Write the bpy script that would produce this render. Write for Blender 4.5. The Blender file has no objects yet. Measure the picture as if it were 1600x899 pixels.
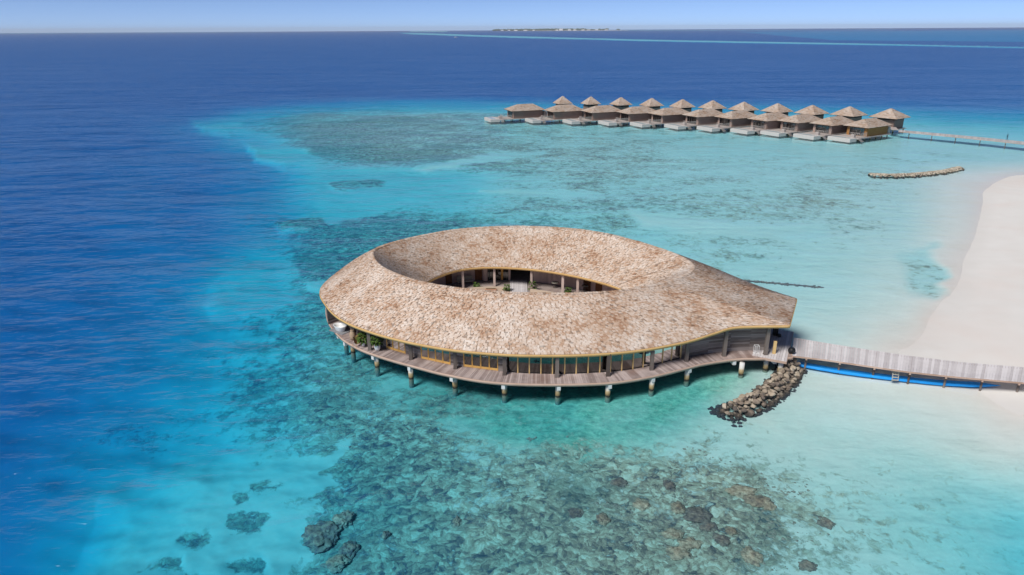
import bpy, math, random
import numpy as np
from mathutils import Vector, Matrix
from mathutils import noise as mnoise

random.seed(7)
rng = np.random.default_rng(7)
SC = bpy.context.scene
COL = SC.collection

# ------------------------------------------------------------------ camera
CAM_H = 35.0
FPX = 1600 * 24 / 36
PITCH = math.atan(404 / FPX)
ROLL = math.radians(0.32)
cam_data = bpy.data.cameras.new("camera")
cam_data.sensor_width = 36
cam_data.lens = 24
cam_data.clip_start = 0.5
cam_data.clip_end = 90000
cam = bpy.data.objects.new("camera", cam_data)
COL.objects.link(cam)
fwd = Vector((0, math.cos(PITCH), -math.sin(PITCH)))
up0 = Vector((0, math.sin(PITCH), math.cos(PITCH)))
rt0 = Vector((1, 0, 0))
rt = math.cos(ROLL) * rt0 - math.sin(ROLL) * up0
up = math.sin(ROLL) * rt0 + math.cos(ROLL) * up0
M = Matrix.Identity(4)
for r in range(3):
    M[r][0] = rt[r]; M[r][1] = up[r]; M[r][2] = -fwd[r]
M[2][3] = CAM_H
cam.matrix_world = M
SC.camera = cam

# ------------------------------------------------------------------ light
SUN_EL = math.radians(50)
SUN_AZ = math.radians(224)            # compass angle of the sun, clockwise from +Y: from the left, a little behind the camera
world = bpy.data.worlds.new("World")
SC.world = world
world.use_nodes = True
wn = world.node_tree.nodes
wl = world.node_tree.links
bg = wn["Background"]
sky = wn.new("ShaderNodeTexSky")
sky.sky_type = 'NISHITA'
sky.sun_disc = False
sky.sun_elevation = SUN_EL
sky.sun_rotation = SUN_AZ
sky.altitude = 0
sky.air_density = 0.2
sky.dust_density = 0.2
sky.ozone_density = 3.0
wl.new(sky.outputs[0], bg.inputs[0])
bg.inputs[1].default_value = 0.140
sl = bpy.data.lights.new("sun", 'SUN')
sl.energy = 3.6
sl.angle = math.radians(20)
sl.color = (1.0, 0.965, 0.91)
sun = bpy.data.objects.new("sun", sl)
COL.objects.link(sun)
sd = Vector((math.sin(SUN_AZ) * math.cos(SUN_EL), math.cos(SUN_AZ) * math.cos(SUN_EL), math.sin(SUN_EL)))
sun.rotation_euler = sd.to_track_quat('Z', 'Y').to_euler()
sun.location = (-60, 40, 90)
SC.view_settings.view_transform = 'Standard'
SC.view_settings.look = 'None'
SC.view_settings.exposure = 0.10
SC.view_settings.gamma = 1.0
SC.view_settings.use_curve_mapping = False
SC.cycles.max_bounces = 8
SC.cycles.transparent_max_bounces = 12
SC.cycles.volume_bounces = 0


# ------------------------------------------------------------------ layout helpers
def G(px, py, z=0.0):
    """point of the place at height z that the survey of the photograph puts at (px, py)"""
    dx = px - 800; dy = py - 449.5
    a = dx * math.cos(ROLL) - dy * math.sin(ROLL)
    b = dy * math.cos(ROLL) + dx * math.sin(ROLL)
    y = -b * math.sin(PITCH) + FPX * math.cos(PITCH)
    zz = -b * math.cos(PITCH) - FPX * math.sin(PITCH)
    t = (z - CAM_H) / zz
    return (a * t, y * t)


def survey(X, Y, Z):
    """inverse of G for arrays"""
    dz = Z - CAM_H
    zc = Y * math.cos(PITCH) - dz * math.sin(PITCH)
    b = -(Y * math.sin(PITCH) + dz * math.cos(PITCH)) / zc * FPX
    a = X / zc * FPX
    dx = a * math.cos(ROLL) + b * math.sin(ROLL)
    dy = -a * math.sin(ROLL) + b * math.cos(ROLL)
    return dx + 800, dy + 449.5


def tag(o, label=None, cat=None, group=None, kind=None):
    if label: o['label'] = label
    if cat: o['category'] = cat
    if group: o['group'] = group
    if kind: o['kind'] = kind
    return o


def empty(name, loc=(0, 0, 0), rz=0.0, label=None, cat=None, group=None):
    o = bpy.data.objects.new(name, None)
    COL.objects.link(o)
    o.location = loc
    o.rotation_euler = (0, 0, rz)
    o.empty_display_size = 0.3
    return tag(o, label, cat, group)


def link(name, mesh, parent=None):
    o = bpy.data.objects.new(name, mesh)
    COL.objects.link(o)
    if parent is not None:
        o.parent = parent
    return o


def copy_tree(o, parent=None):
    c = o.copy()
    COL.objects.link(c)
    c.parent = parent
    for ch in list(o.children):
        copy_tree(ch, c)
    return c


class MB:
    def __init__(self):
        self.v = []; self.f = []

    def add(self, vs, fs):
        n = len(self.v)
        self.v.extend([tuple(p) for p in vs])
        self.f.extend([tuple(i + n for i in f) for f in fs])
        return self

    def box(self, c, s, rz=0.0, taper=1.0):
        cx, cy, cz = c; sx, sy, sz = s[0] / 2, s[1] / 2, s[2] / 2
        ca, sa = math.cos(rz), math.sin(rz)
        vs = []
        for dz in (-1, 1):
            k = taper if dz > 0 else 1.0
            for dx, dy in ((-1, -1), (1, -1), (1, 1), (-1, 1)):
                x, y = dx * sx * k, dy * sy * k
                vs.append((cx + x * ca - y * sa, cy + x * sa + y * ca, cz + dz * sz))
        return self.add(vs, [(3, 2, 1, 0), (4, 5, 6, 7), (0, 1, 5, 4), (1, 2, 6, 5), (2, 3, 7, 6), (3, 0, 4, 7)])

    def bar(self, a, b, w, h=None, upv=(0, 0, 1)):
        """beam of section w x h from a to b"""
        h = h or w
        a = Vector(a); b = Vector(b)
        d = (b - a).normalized()
        u = Vector(upv)
        if abs(d.dot(u)) > 0.98: u = Vector((1, 0, 0))
        s = d.cross(u).normalized() * w / 2
        t = s.cross(d).normalized() * h / 2
        vs = []
        for p in (a, b):
            vs += [p - s - t, p + s - t, p + s + t, p - s + t]
        return self.add(vs, [(3, 2, 1, 0), (4, 5, 6, 7), (0, 1, 5, 4), (1, 2, 6, 5), (2, 3, 7, 6), (3, 0, 4, 7)])

    def lathe(self, prof, n=16, c=(0, 0, 0), cap=True, sx=1.0, sy=1.0, rz=0.0):
        vs = []; fs = []
        for r, z in prof:
            for i in range(n):
                t = 2 * math.pi * i / n
                x, y = r * math.cos(t) * sx, r * math.sin(t) * sy
                x, y = x * math.cos(rz) - y * math.sin(rz), x * math.sin(rz) + y * math.cos(rz)
                vs.append((c[0] + x, c[1] + y, c[2] + z))
        m = len(prof)
        for j in range(m - 1):
            for i in range(n):
                k = (i + 1) % n
                fs.append((j * n + i, j * n + k, (j + 1) * n + k, (j + 1) * n + i))
        if cap:
            fs.append(tuple(reversed(range(n))))
            fs.append(tuple((m - 1) * n + i for i in range(n)))
        return self.add(vs, fs)

    def tube(self, pts, r, n=6):
        pts = [Vector(p) for p in pts]
        vs = []; fs = []
        m = len(pts)
        for j, p in enumerate(pts):
            d = (pts[min(j + 1, m - 1)] - pts[max(j - 1, 0)]).normalized()
            u = Vector((0, 0, 1)) if abs(d.z) < 0.95 else Vector((1, 0, 0))
            s = d.cross(u).normalized(); t = s.cross(d).normalized()
            rr = r[j] if isinstance(r, (list, tuple)) else r
            for i in range(n):
                an = 2 * math.pi * i / n
                vs.append(p + s * math.cos(an) * rr + t * math.sin(an) * rr)
        for j in range(m - 1):
            for i in range(n):
                k = (i + 1) % n
                fs.append((j * n + i, j * n + k, (j + 1) * n + k, (j + 1) * n + i))
        fs.append(tuple(reversed(range(n)))); fs.append(tuple((m - 1) * n + i for i in range(n)))
        return self.add(vs, fs)

    def mesh(self, name, mat, smooth=False):
        me = bpy.data.meshes.new(name)
        me.from_pydata([tuple(p) for p in self.v], [], self.f)
        if mat: me.materials.append(mat)
        if smooth:
            me.polygons.foreach_set('use_smooth', [True] * len(me.polygons))
        me.update()
        return me

    def build(self, name, mat, parent=None, smooth=False):
        return link(name, self.mesh(name, mat, smooth), parent)


def np_mesh(name, verts, quads, mat, smooth=False):
    verts = np.asarray(verts, dtype=np.float32); quads = np.asarray(quads, dtype=np.int32)
    me = bpy.data.meshes.new(name)
    me.vertices.add(len(verts)); me.vertices.foreach_set('co', verts.ravel())
    me.loops.add(quads.size); me.loops.foreach_set('vertex_index', quads.ravel())
    me.polygons.add(len(quads))
    me.polygons.foreach_set('loop_start', np.arange(0, quads.size, quads.shape[1], dtype=np.int32))
    if smooth: me.polygons.foreach_set('use_smooth', np.ones(len(quads), dtype=bool))
    me.update(calc_edges=True)
    me.materials.append(mat)
    return me


# ------------------------------------------------------------------ materials
class NT:
    def __init__(self, name):
        self.mat = bpy.data.materials.new(name)
        self.mat.use_nodes = True
        self.t = self.mat.node_tree
        self.n = self.t.nodes; self.l = self.t.links
        self.bsdf = self.n["Principled BSDF"]
        self.out = self.n["Material Output"]
        self.bsdf.inputs['Roughness'].default_value = 0.8
        if 'Specular IOR Level' in self.bsdf.inputs: self.bsdf.inputs['Specular IOR Level'].default_value = 0.3

    def node(self, typ, **kw):
        nd = self.n.new(typ)
        for k, v in kw.items(): setattr(nd, k, v)
        return nd

    def set(self, sock, val):
        if isinstance(val, bpy.types.NodeSocket): self.l.new(val, sock)
        else:
            if isinstance(val, (tuple, list)) and len(val) == 3 and sock.type == 'RGBA': val = (*val, 1)
            sock.default_value = val

    def math(self, op, a, b=0.0, c=None, clamp=False):
        nd = self.node('ShaderNodeMath', operation=op, use_clamp=clamp)
        self.set(nd.inputs[0], a); self.set(nd.inputs[1], b)
        if c is not None: self.set(nd.inputs[2], c)
        return nd.outputs[0]

    def noise(self, scale=1.0, detail=4.0, rough=0.55, vec=None, distortion=0.0, color=False):
        nd = self.node('ShaderNodeTexNoise')
        nd.inputs['Scale'].default_value = scale; nd.inputs['Detail'].default_value = detail
        nd.inputs['Roughness'].default_value = rough; nd.inputs['Distortion'].default_value = distortion
        if vec is not None: self.l.new(vec, nd.inputs['Vector'])
        return nd.outputs['Color' if color else 'Fac']

    def coords(self, kind='Object'):
        return self.node('ShaderNodeTexCoord').outputs[kind]

    def pos(self):
        return self.node('ShaderNodeNewGeometry').outputs['Position']

    def mapping(self, vec, scale=(1, 1, 1), rot=(0, 0, 0), loc=(0, 0, 0)):
        nd = self.node('ShaderNodeMapping')
        self.l.new(vec, nd.inputs['Vector'])
        nd.inputs['Scale'].default_value = scale; nd.inputs['Rotation'].default_value = rot; nd.inputs['Location'].default_value = loc
        return nd.outputs[0]

    def ramp(self, fac, stops, interp='LINEAR'):
        nd = self.node('ShaderNodeValToRGB')
        cr = nd.color_ramp; cr.interpolation = interp
        while len(cr.elements) < len(stops): cr.elements.new(0.5)
        for e, (p, c) in zip(cr.elements, stops):
            e.position = p
            e.color = (*c, 1) if isinstance(c, (tuple, list)) else (c, c, c, 1)
        self.set(nd.inputs[0], fac)
        return nd.outputs[0]

    def mix(self, fac, a, b, blend='MIX'):
        nd = self.node('ShaderNodeMix', data_type='RGBA', blend_type=blend)
        self.set(nd.inputs['Factor'], fac)
        self.set(nd.inputs['A'], a) if False else None
        A = [s for s in nd.inputs if s.name == 'A' and s.type == 'RGBA'][0]
        B = [s for s in nd.inputs if s.name == 'B' and s.type == 'RGBA'][0]
        self.set(A, a); self.set(B, b)
        return [s for s in nd.outputs if s.type == 'RGBA'][0]

    def maprange(self, v, a, b, c=0.0, d=1.0, smooth=False):
        nd = self.node('ShaderNodeMapRange')
        if smooth: nd.interpolation_type = 'SMOOTHSTEP'
        self.set(nd.inputs['Value'], v)
        for k, x in zip(('From Min', 'From Max', 'To Min', 'To Max'), (a, b, c, d)): self.set(nd.inputs[k], x)
        return nd.outputs[0]

    def bump(self, h, strength=0.5, dist=0.02):
        nd = self.node('ShaderNodeBump')
        nd.inputs['Strength'].default_value = strength; nd.inputs['Distance'].default_value = dist
        self.l.new(h, nd.inputs['Height'])
        self.l.new(nd.outputs[0], self.bsdf.inputs['Normal'])
        return nd.outputs[0]

    def base(self, c): self.set(self.bsdf.inputs['Base Color'], c)
    def rough(self, v): self.set(self.bsdf.inputs['Roughness'], v)


def hsv(nt, col, h=0.5, s=1.0, v=1.0):
    nd = nt.node('ShaderNodeHueSaturation')
    nt.set(nd.inputs['Hue'], h); nt.set(nd.inputs['Saturation'], s); nt.set(nd.inputs['Value'], v)
    nt.set(nd.inputs['Color'], col)
    return nd.outputs[0]


def mat_plain(name, col, var=0.15, scale=3.0, rough=0.8, spec=0.3, bump=0.0):
    m = NT(name)
    n = m.noise(scale, 5, 0.6, m.coords())
    v = m.maprange(n, 0.25, 0.75, 1 - var, 1 + var)
    m.base(hsv(m, col, v=v))
    m.rough(rough)
    m.bsdf.inputs['Specular IOR Level'].default_value = spec
    if bump: m.bump(n, bump, 0.03)
    return m.mat


def mat_wood(name, light, dark, per='Object', stretch=(0.6, 8, 8), rough=0.85, stain=0.0, zstretch=False):
    """grained timber; colour varies from board to board"""
    m = NT(name)
    co = m.pos()
    n1 = m.noise(1.0, 6, 0.65, m.mapping(co, scale=stretch))
    n2 = m.noise(0.35, 4, 0.6, co)
    if per == 'Object': r = m.node('ShaderNodeObjectInfo').outputs['Random']
    else: r = m.node('ShaderNodeNewGeometry').outputs['Random Per Island']
    f = m.math('ADD', m.math('MULTIPLY', n1, 0.5), m.math('ADD', m.math('MULTIPLY', n2, 0.35), m.math('MULTIPLY', m.math('SUBTRACT', r, 0.5), 0.45)))
    c = m.ramp(f, [(0.22, dark), (0.62, light)])
    if stain:
        n3 = m.noise(0.22, 3, 0.6, co)
        c = m.mix(m.maprange(n3, 0.52, 0.7, 0, stain), c, (0.22, 0.10, 0.05))
    m.base(c); m.rough(rough)
    m.bump(n1, 0.3, 0.01)
    return m.mat


def srgb(r, g, b):
    f = lambda c: (c / 255 / 12.92) if c <= 10 else ((c / 255 + 0.055) / 1.055) ** 2.4
    return (f(r), f(g), f(b))


DEEP = (0.001, 0.080, 0.300)
KZ = 0.35            # the sea bed is laid at its apparent (refracted) depth: KZ of the true one


def water_tint(m, col, depth):
    """colour of a thing seen through `depth` metres of clear sea water (absorption and scattering of the water)"""
    def expo(k): return m.math('POWER', 2.71828, m.math('MULTIPLY', depth, -k))
    T = m.node('ShaderNodeCombineColor')
    for i, k in enumerate((0.58, 0.115, 0.080)): m.set(T.inputs[i], expo(k))
    c = m.mix(1.0, col, T.outputs[0], 'MULTIPLY')
    sc = m.math('SUBTRACT', 1.0, expo(0.13))
    s = m.mix(1.0, DEEP, sc, 'MULTIPLY')
    # shallow water carries a light suspension
    return m.mix(1.0, c, s, 'ADD')


def depth_from_z(m):
    sep = m.node('ShaderNodeSeparateXYZ'); m.l.new(m.pos(), sep.inputs[0])
    return m.math('MAXIMUM', m.math('MULTIPLY', sep.outputs[2], -1 / KZ), 0.0), sep.outputs[2]


def mat_seabed():
    m = NT("seabed_sand_and_coral")
    m.rough(0.95); m.bsdf.inputs['Specular IOR Level'].default_value = 0.05
    p = m.pos()
    dep = m.node('ShaderNodeAttribute', attribute_name='depth').outputs['Fac']
    cov = m.node('ShaderNodeAttribute', attribute_name='cover').outputs['Fac']
    warp = m.node('ShaderNodeVectorMath', operation='MULTIPLY_ADD')
    m.l.new(m.noise(0.5, 3, 0.6, p, color=True), warp.inputs[0])
    warp.inputs[1].default_value = (1.6, 1.6, 0); m.l.new(p, warp.inputs[2])
    wp = warp.outputs[0]
    big = m.noise(0.11, 5, 0.6, wp)
    mid = m.noise(0.55, 6, 0.68, wp)
    fine = m.noise(2.6, 4, 0.65, wp)
    vor = m.node('ShaderNodeTexVoronoi'); vor.inputs['Scale'].default_value = 0.9; m.l.new(wp, vor.inputs['Vector'])
    nn = m.math('ADD', m.math('MULTIPLY', mid, 0.62), m.math('ADD', m.math('MULTIPLY', fine, 0.22), m.math('MULTIPLY', big, 0.36)))
    nn = m.math('SUBTRACT', nn, m.math('MULTIPLY', m.math('SUBTRACT', vor.outputs['Distance'], 0.4), 0.10))
    # nn ~ 0.6 +- 0.1
    alg = m.node('ShaderNodeAttribute', attribute_name='algae').outputs['Fac']
    grain = m.noise(1.5, 8, 0.78, wp)
    huge = m.noise(1.0, 4, 0.62, m.mapping(p, scale=(0.022, 0.045, 1)), distortion=0.8)
    nn = m.math('ADD', nn, m.math('MULTIPLY', m.math('SUBTRACT', huge, 0.5), 0.52))
    v1 = m.node('ShaderNodeTexVoronoi'); v1.inputs['Scale'].default_value = 1.25; m.l.new(wp, v1.inputs['Vector'])
    v2 = m.node('ShaderNodeTexVoronoi'); v2.inputs['Scale'].default_value = 3.1; m.l.new(wp, v2.inputs['Vector'])
    sc1 = m.node('ShaderNodeSeparateColor'); m.l.new(v1.outputs['Color'], sc1.inputs[0])
    sc2 = m.node('ShaderNodeSeparateColor'); m.l.new(v2.outputs['Color'], sc2.inputs[0])
    lump = m.math('ADD', m.math('MULTIPLY', sc1.outputs[0], 0.5), m.math('MULTIPLY', sc2.outputs[0], 0.5))
    edge = m.math('ADD', m.math('MULTIPLY', v1.outputs['Distance'], 0.5), m.math('MULTIPLY', v2.outputs['Distance'], 0.6))
    nn = m.math('ADD', m.math('MULTIPLY', nn, 0.72), m.math('MULTIPLY', grain, 0.33))
    nn = m.math('ADD', nn, m.math('MULTIPLY', m.math('SUBTRACT', lump, 0.5), 0.13))
    th = m.math('SUBTRACT', 0.775, m.math('MULTIPLY', cov, 0.37))
    mask = m.maprange(m.math('SUBTRACT', nn, th), -0.05, 0.07, 0, 1, True)
    mask = m.math('MULTIPLY', mask, m.maprange(cov, 0.02, 0.12))
    # dry / wet coral sand
    sand = m.mix(m.noise(0.3, 5, 0.6, p), (0.67, 0.64, 0.60), (0.76, 0.74, 0.71))
    sand = m.mix(m.math('MULTIPLY', m.maprange(fine, 0.3, 0.7, 0, 0.20), m.maprange(dep, 0.0, 0.5)), sand, (0.50, 0.48, 0.44))
    algc = m.mix(m.maprange(grain, 0.38, 0.62), (0.08, 0.26, 0.17), (0.34, 0.60, 0.44))
    sand = m.mix(m.math('MULTIPLY', alg, m.maprange(m.math('ADD', big, m.math('MULTIPLY', mid, 0.5)), 0.45, 0.85, 0.55, 1.0)), sand, algc)
    sand = m.mix(m.maprange(m.noise(0.06, 5, 0.6, p), 0.5, 0.68, 0.0, 0.5), sand, (0.70, 0.62, 0.57))
    # coral rubble, algae, sea grass; relief shading between lumps is painted in as darker colour
    cr = m.ramp(m.math('ADD', m.math('ADD', m.math('MULTIPLY', m.noise(0.9, 6, 0.75, wp), 0.5), m.math('MULTIPLY', grain, 0.3)), m.math('SUBTRACT', m.math('MULTIPLY', lump, 0.32), m.math('MULTIPLY', m.math('SUBTRACT', edge, 0.4), 0.10))), [(0.36, (0.045, 0.04, 0.035)), (0.44, (0.17, 0.115, 0.08)), (0.52, (0.36, 0.25, 0.17)), (0.60, (0.52, 0.42, 0.31)), (0.69, (0.70, 0.64, 0.54))])
    gr = m.ramp(m.noise(0.8, 6, 0.75, wp), [(0.3, (0.06, 0.13, 0.11)), (0.7, (0.24, 0.32, 0.24))])
    cr = m.mix(m.maprange(m.noise(0.06, 3, 0.5, p), 0.48, 0.66, 0.0, 0.5), cr, gr)
    c = m.mix(m.math('MULTIPLY', mask, 0.95), sand, cr)
    dn = m.math('MAXIMUM', m.math('ADD', dep, m.math('MULTIPLY', m.math('MULTIPLY', m.math('SUBTRACT', mid, 0.5), 1.6), m.maprange(dep, 0.2, 5, 0, 1.2))), 0.0)
    wet = m.math('MULTIPLY', m.maprange(dep, -0.3, -0.02, 1.0, 0.95), m.maprange(dep, 0.0, 0.4, 1.0, 1.12))
    c = hsv(m, c, v=wet)
    m.base(water_tint(m, c, dn))
    b = m.node('ShaderNodeBump'); b.inputs['Strength'].default_value = 0.5; b.inputs['Distance'].default_value = 0.25
    m.l.new(m.math('MULTIPLY', mask, m.math('SUBTRACT', m.math('MULTIPLY', grain, 1.5), edge)), b.inputs['Height']); m.l.new(b.outputs[0], m.bsdf.inputs['Normal'])
    return m.mat


def mat_water():
    m = NT("sea_surface")
    p = m.pos()
    n = m.n
    n.remove(m.bsdf)
    w0 = m.noise(1.0, 2, 0.5, m.mapping(p, scale=(0.042, 0.092, 1), rot=(0, 0, math.radians(-10))), distortion=0.15)
    w1 = m.noise(1.0, 2, 0.5, m.mapping(p, scale=(0.15, 0.32, 1), rot=(0, 0, math.radians(-16))), distortion=0.2)
    w2 = m.noise(1.0, 2, 0.5, m.mapping(p, scale=(0.48, 0.95, 1), rot=(0, 0, math.radians(-8))), distortion=0.2)
    w3 = m.noise(1.0, 2, 0.5, m.mapping(p, scale=(1.1, 2.8, 1), rot=(0, 0, math.radians(10))))
    # wind-roughened outside the reef, calmer in the lagoon
    gust = m.maprange(m.noise(1.0, 3, 0.6, m.mapping(p, scale=(0.006, 0.02, 1))), 0.3, 0.7, 0.65, 1.35)
    att = m.math('MULTIPLY', m.node('ShaderNodeAttribute', attribute_name='chop').outputs['Fac'], gust)
    hh = m.math('ADD', m.math('ADD', m.math('MULTIPLY', w0, 2.2), m.math('MULTIPLY', w1, 1.0)), m.math('ADD', m.math('MULTIPLY', w2, 0.50), m.math('MULTIPLY', w3, 0.10)))
    wf = m.noise(1.0, 4, 0.6, m.mapping(p, scale=(0.010, 0.021, 1), rot=(0, 0, math.radians(-6))), distortion=0.1)
    hh = m.math('ADD', hh, m.math('MULTIPLY', wf, 8.0))
    h = m.math('MULTIPLY', m.math('SUBTRACT', hh, 5.9), m.math('MULTIPLY', att, 0.85))
    b = m.node('ShaderNodeBump'); b.inputs['Strength'].default_value = 1.0; b.inputs['Distance'].default_value = 1.0
    m.l.new(h, b.inputs['Height'])
    fr = m.node('ShaderNodeFresnel'); fr.inputs['IOR'].default_value = 1.333
    m.l.new(b.outputs[0], fr.inputs['Normal'])
    gl = m.node('ShaderNodeBsdfGlossy'); gl.inputs['Roughness'].default_value = 0.22
    gl.inputs['Color'].default_value = (1, 1, 1, 1)
    m.l.new(b.outputs[0], gl.inputs['Normal'])
    tr = m.node('ShaderNodeBsdfTransparent')
    # steeper facets show a little less of the bed
    mx = m.node('ShaderNodeMixShader')
    m.l.new(m.math('DIVIDE', fr.outputs[0], m.math('ADD', 1.0, m.math('MULTIPLY', fr.outputs[0], 0.8))), mx.inputs[0])      # a rough sea mirrors less at grazing angles than a flat one
    m.l.new(tr.outputs[0], mx.inputs[1]); m.l.new(gl.outputs[0], mx.inputs[2])
    m.l.new(mx.outputs[0], m.out.inputs['Surface'])
    return m.mat


def mat_shingle(name, stops, patch=True):
    m = NT(name)
    r = m.node('ShaderNodeNewGeometry').outputs['Random Per Island']
    p = m.pos()
    n1 = m.noise(0.33, 5, 0.7, p)
    n2 = m.noise(7.0, 3, 0.6, p)
    f = m.math('ADD', m.math('MULTIPLY', m.math('SUBTRACT', r, 0.5), 0.36), m.math('ADD', m.math('MULTIPLY', m.math('SUBTRACT', n1, 0.5), 1.35), 0.53))
    f = m.math('ADD', f, m.math('MULTIPLY', m.math('SUBTRACT', n2, 0.5), 0.2))
    c = m.ramp(f, stops)
    dk = m.maprange(m.math('FRACT', m.math('MULTIPLY', r, 37.3)), 0.90, 0.97, 1.0, 0.55)
    m.base(hsv(m, c, v=dk)); m.rough(0.9)
    m.bsdf.inputs['Specular IOR Level'].default_value = 0.15
    return m.mat


def mat_wet_stone(name, stops, perobj=True):
    """stone, dark with algae towards the waterline, tinted below it"""
    m = NT(name)
    p = m.pos()
    r = m.node('ShaderNodeObjectInfo').outputs['Random'] if perobj else m.node('ShaderNodeNewGeometry').outputs['Random Per Island']
    n = m.noise(2.2, 5, 0.65, p)
    f = m.math('ADD', m.math('MULTIPLY', n, 0.55), m.math('MULTIPLY', r, 0.5))
    c = m.ramp(f, stops)
    dep, z = depth_from_z(m)
    zz = m.math('ADD', z, m.math('MULTIPLY', m.math('SUBTRACT', n, 0.5), 0.5))
    c = m.mix(m.maprange(zz, 0.02, 0.30, 1.0, 0.0), c, (0.048, 0.043, 0.038))
    m.base(water_tint(m, c, dep)); m.rough(0.85); m.bump(n, 0.5, 0.06)
    return m.mat


def mat_pile():
    m = NT("pile_concrete")
    p = m.pos()
    dep, z = depth_from_z(m)
    n = m.noise(3.0, 4, 0.6, p)
    zz = m.math('ADD', z, m.math('MULTIPLY', m.math('SUBTRACT', n, 0.5), 0.35))
    c = m.ramp(m.maprange(zz, -0.1, 1.3), [(0.0, (0.22, 0.24, 0.19)), (0.09, (0.02, 0.02, 0.02)), (0.16, (0.03, 0.03, 0.025)), (0.27, (0.24, 0.17, 0.08)), (0.50, (0.42, 0.32, 0.18)), (0.66, (0.58, 0.55, 0.50)), (1.0, (0.66, 0.65, 0.63))])
    m.base(water_tint(m, c, dep)); m.rough(0.85)
    return m.mat


def mat_coral(name, stops):
    m = NT(name)
    p = m.pos()
    n = m.noise(2.5, 6, 0.7, p)
    r = m.node('ShaderNodeObjectInfo').outputs['Random']
    c = m.ramp(m.math('ADD', m.math('MULTIPLY', n, 0.9), m.math('MULTIPLY', m.math('SUBTRACT', r, 0.5), 0.10)), stops)
    dep, z = depth_from_z(m)
    m.base(water_tint(m, c, dep)); m.rough(0.9)
    m.bump(m.noise(6, 4, 0.7, p), 0.8, 0.08)
    return m.mat


def mat_glass(name, tint=(0.10, 0.16, 0.17), thru=0.55):
    m = NT(name)
    m.n.remove(m.bsdf)
    fr = m.node('ShaderNodeFresnel'); fr.inputs['IOR'].default_value = 1.5
    gl = m.node('ShaderNodeBsdfGlossy'); gl.inputs['Roughness'].default_value = 0.03
    tr = m.node('ShaderNodeBsdfTransparent'); tr.inputs['Color'].default_value = (thru, thru * 1.05, thru * 1.05, 1)
    mx = m.node('ShaderNodeMixShader')
    m.l.new(m.math('ADD', m.math('MULTIPLY', fr.outputs[0], 1.0), 0.12, clamp=True), mx.inputs[0])
    m.l.new(tr.outputs[0], mx.inputs[1]); m.l.new(gl.outputs[0], mx.inputs[2])
    m.l.new(mx.outputs[0], m.out.inputs['Surface'])
    return m.mat


M_SEABED = mat_seabed()
M_WATER = mat_water()
M_SHINGLE = mat_shingle("cedar_shingle", [(0.05, (0.24, 0.11, 0.06)), (0.27, (0.41, 0.245, 0.155)), (0.44, (0.53, 0.38, 0.28)), (0.60, (0.60, 0.475, 0.385)), (0.82, (0.69, 0.59, 0.51)), (1.0, (0.75, 0.68, 0.61))])
M_VSHINGLE = mat_shingle("villa_shingle", [(0.05, (0.30, 0.18, 0.115)), (0.35, (0.44, 0.325, 0.245)), (0.7, (0.51, 0.43, 0.365)), (1.0, (0.57, 0.51, 0.46))])
M_UNDER = mat_plain("roof_underlay", (0.36, 0.25, 0.18), 0.2, 2.0)
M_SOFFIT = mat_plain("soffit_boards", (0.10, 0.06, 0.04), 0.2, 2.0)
M_FASCIA = mat_wood("golden_fascia", (0.68, 0.44, 0.19), (0.50, 0.30, 0.11), 'Island', (1, 1, 1))
M_GOLD = mat_wood("golden_joinery", (0.85, 0.50, 0.15), (0.66, 0.34, 0.08), 'Island', (3, 3, 1))
M_GOLDPALE = mat_wood("golden_mullion", (0.74, 0.52, 0.24), (0.58, 0.38, 0.14), 'Island', (3, 3, 1))
M_DECK = mat_wood("weathered_deck", (0.50, 0.41, 0.385), (0.27, 0.21, 0.195), 'Object', (1.5, 1.5, 1), stain=0.45)
M_DECKI = mat_wood("weathered_deck_joined", (0.42, 0.35, 0.32), (0.22, 0.17, 0.155), 'Island', (1.5, 1.5, 1), stain=0.3)
M_JETTY = mat_wood("pale_weathered_jetty", (0.72, 0.68, 0.68), (0.53, 0.49, 0.49), 'Object', (1.5, 1.5, 1))
M_JETTYI = mat_wood("pale_weathered_jetty_joined", (0.55, 0.51, 0.49), (0.38, 0.34, 0.33), 'Island', (1.5, 1.5, 1))
M_RIM = mat_wood("deck_rim", (0.55, 0.40, 0.32), (0.40, 0.27, 0.20), 'Island', (1, 1, 1))
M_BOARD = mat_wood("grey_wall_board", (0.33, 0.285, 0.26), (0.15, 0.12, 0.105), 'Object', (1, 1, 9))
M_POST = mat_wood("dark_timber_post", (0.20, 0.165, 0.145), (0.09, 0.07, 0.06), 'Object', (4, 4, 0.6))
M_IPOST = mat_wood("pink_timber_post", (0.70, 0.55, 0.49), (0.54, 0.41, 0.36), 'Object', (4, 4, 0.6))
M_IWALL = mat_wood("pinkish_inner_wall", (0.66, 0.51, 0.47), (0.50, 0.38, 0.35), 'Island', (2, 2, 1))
M_DOOR = mat_wood("brown_door", (0.20, 0.085, 0.035), (0.09, 0.035, 0.015), 'Object', (4, 4, 1))
M_DARK = mat_plain("dark_interior", (0.035, 0.032, 0.03), 0.2)
M_INFLOOR = mat_plain("interior_floor", (0.035, 0.03, 0.03), 0.2)
M_BLACK = mat_plain("black_metal", (0.015, 0.015, 0.016), 0.2, rough=0.4)
M_WHITE = mat_plain("white_glaze", (0.78, 0.78, 0.77), 0.03, rough=0.3, spec=0.5)
M_OFFWHITE = mat_plain("off_white_paint", (0.66, 0.66, 0.65), 0.08, rough=0.6)
M_CURB = mat_plain("cream_render", (0.55, 0.43, 0.33), 0.08)
M_TERRA = mat_plain("terracotta", (0.50, 0.27, 0.18), 0.1)
M_CSAND = mat_plain("courtyard_sand", (0.72, 0.67, 0.62), 0.06)
M_PILE = mat_pile()
M_GLASS = mat_glass("window_glass", thru=0.3)
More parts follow.
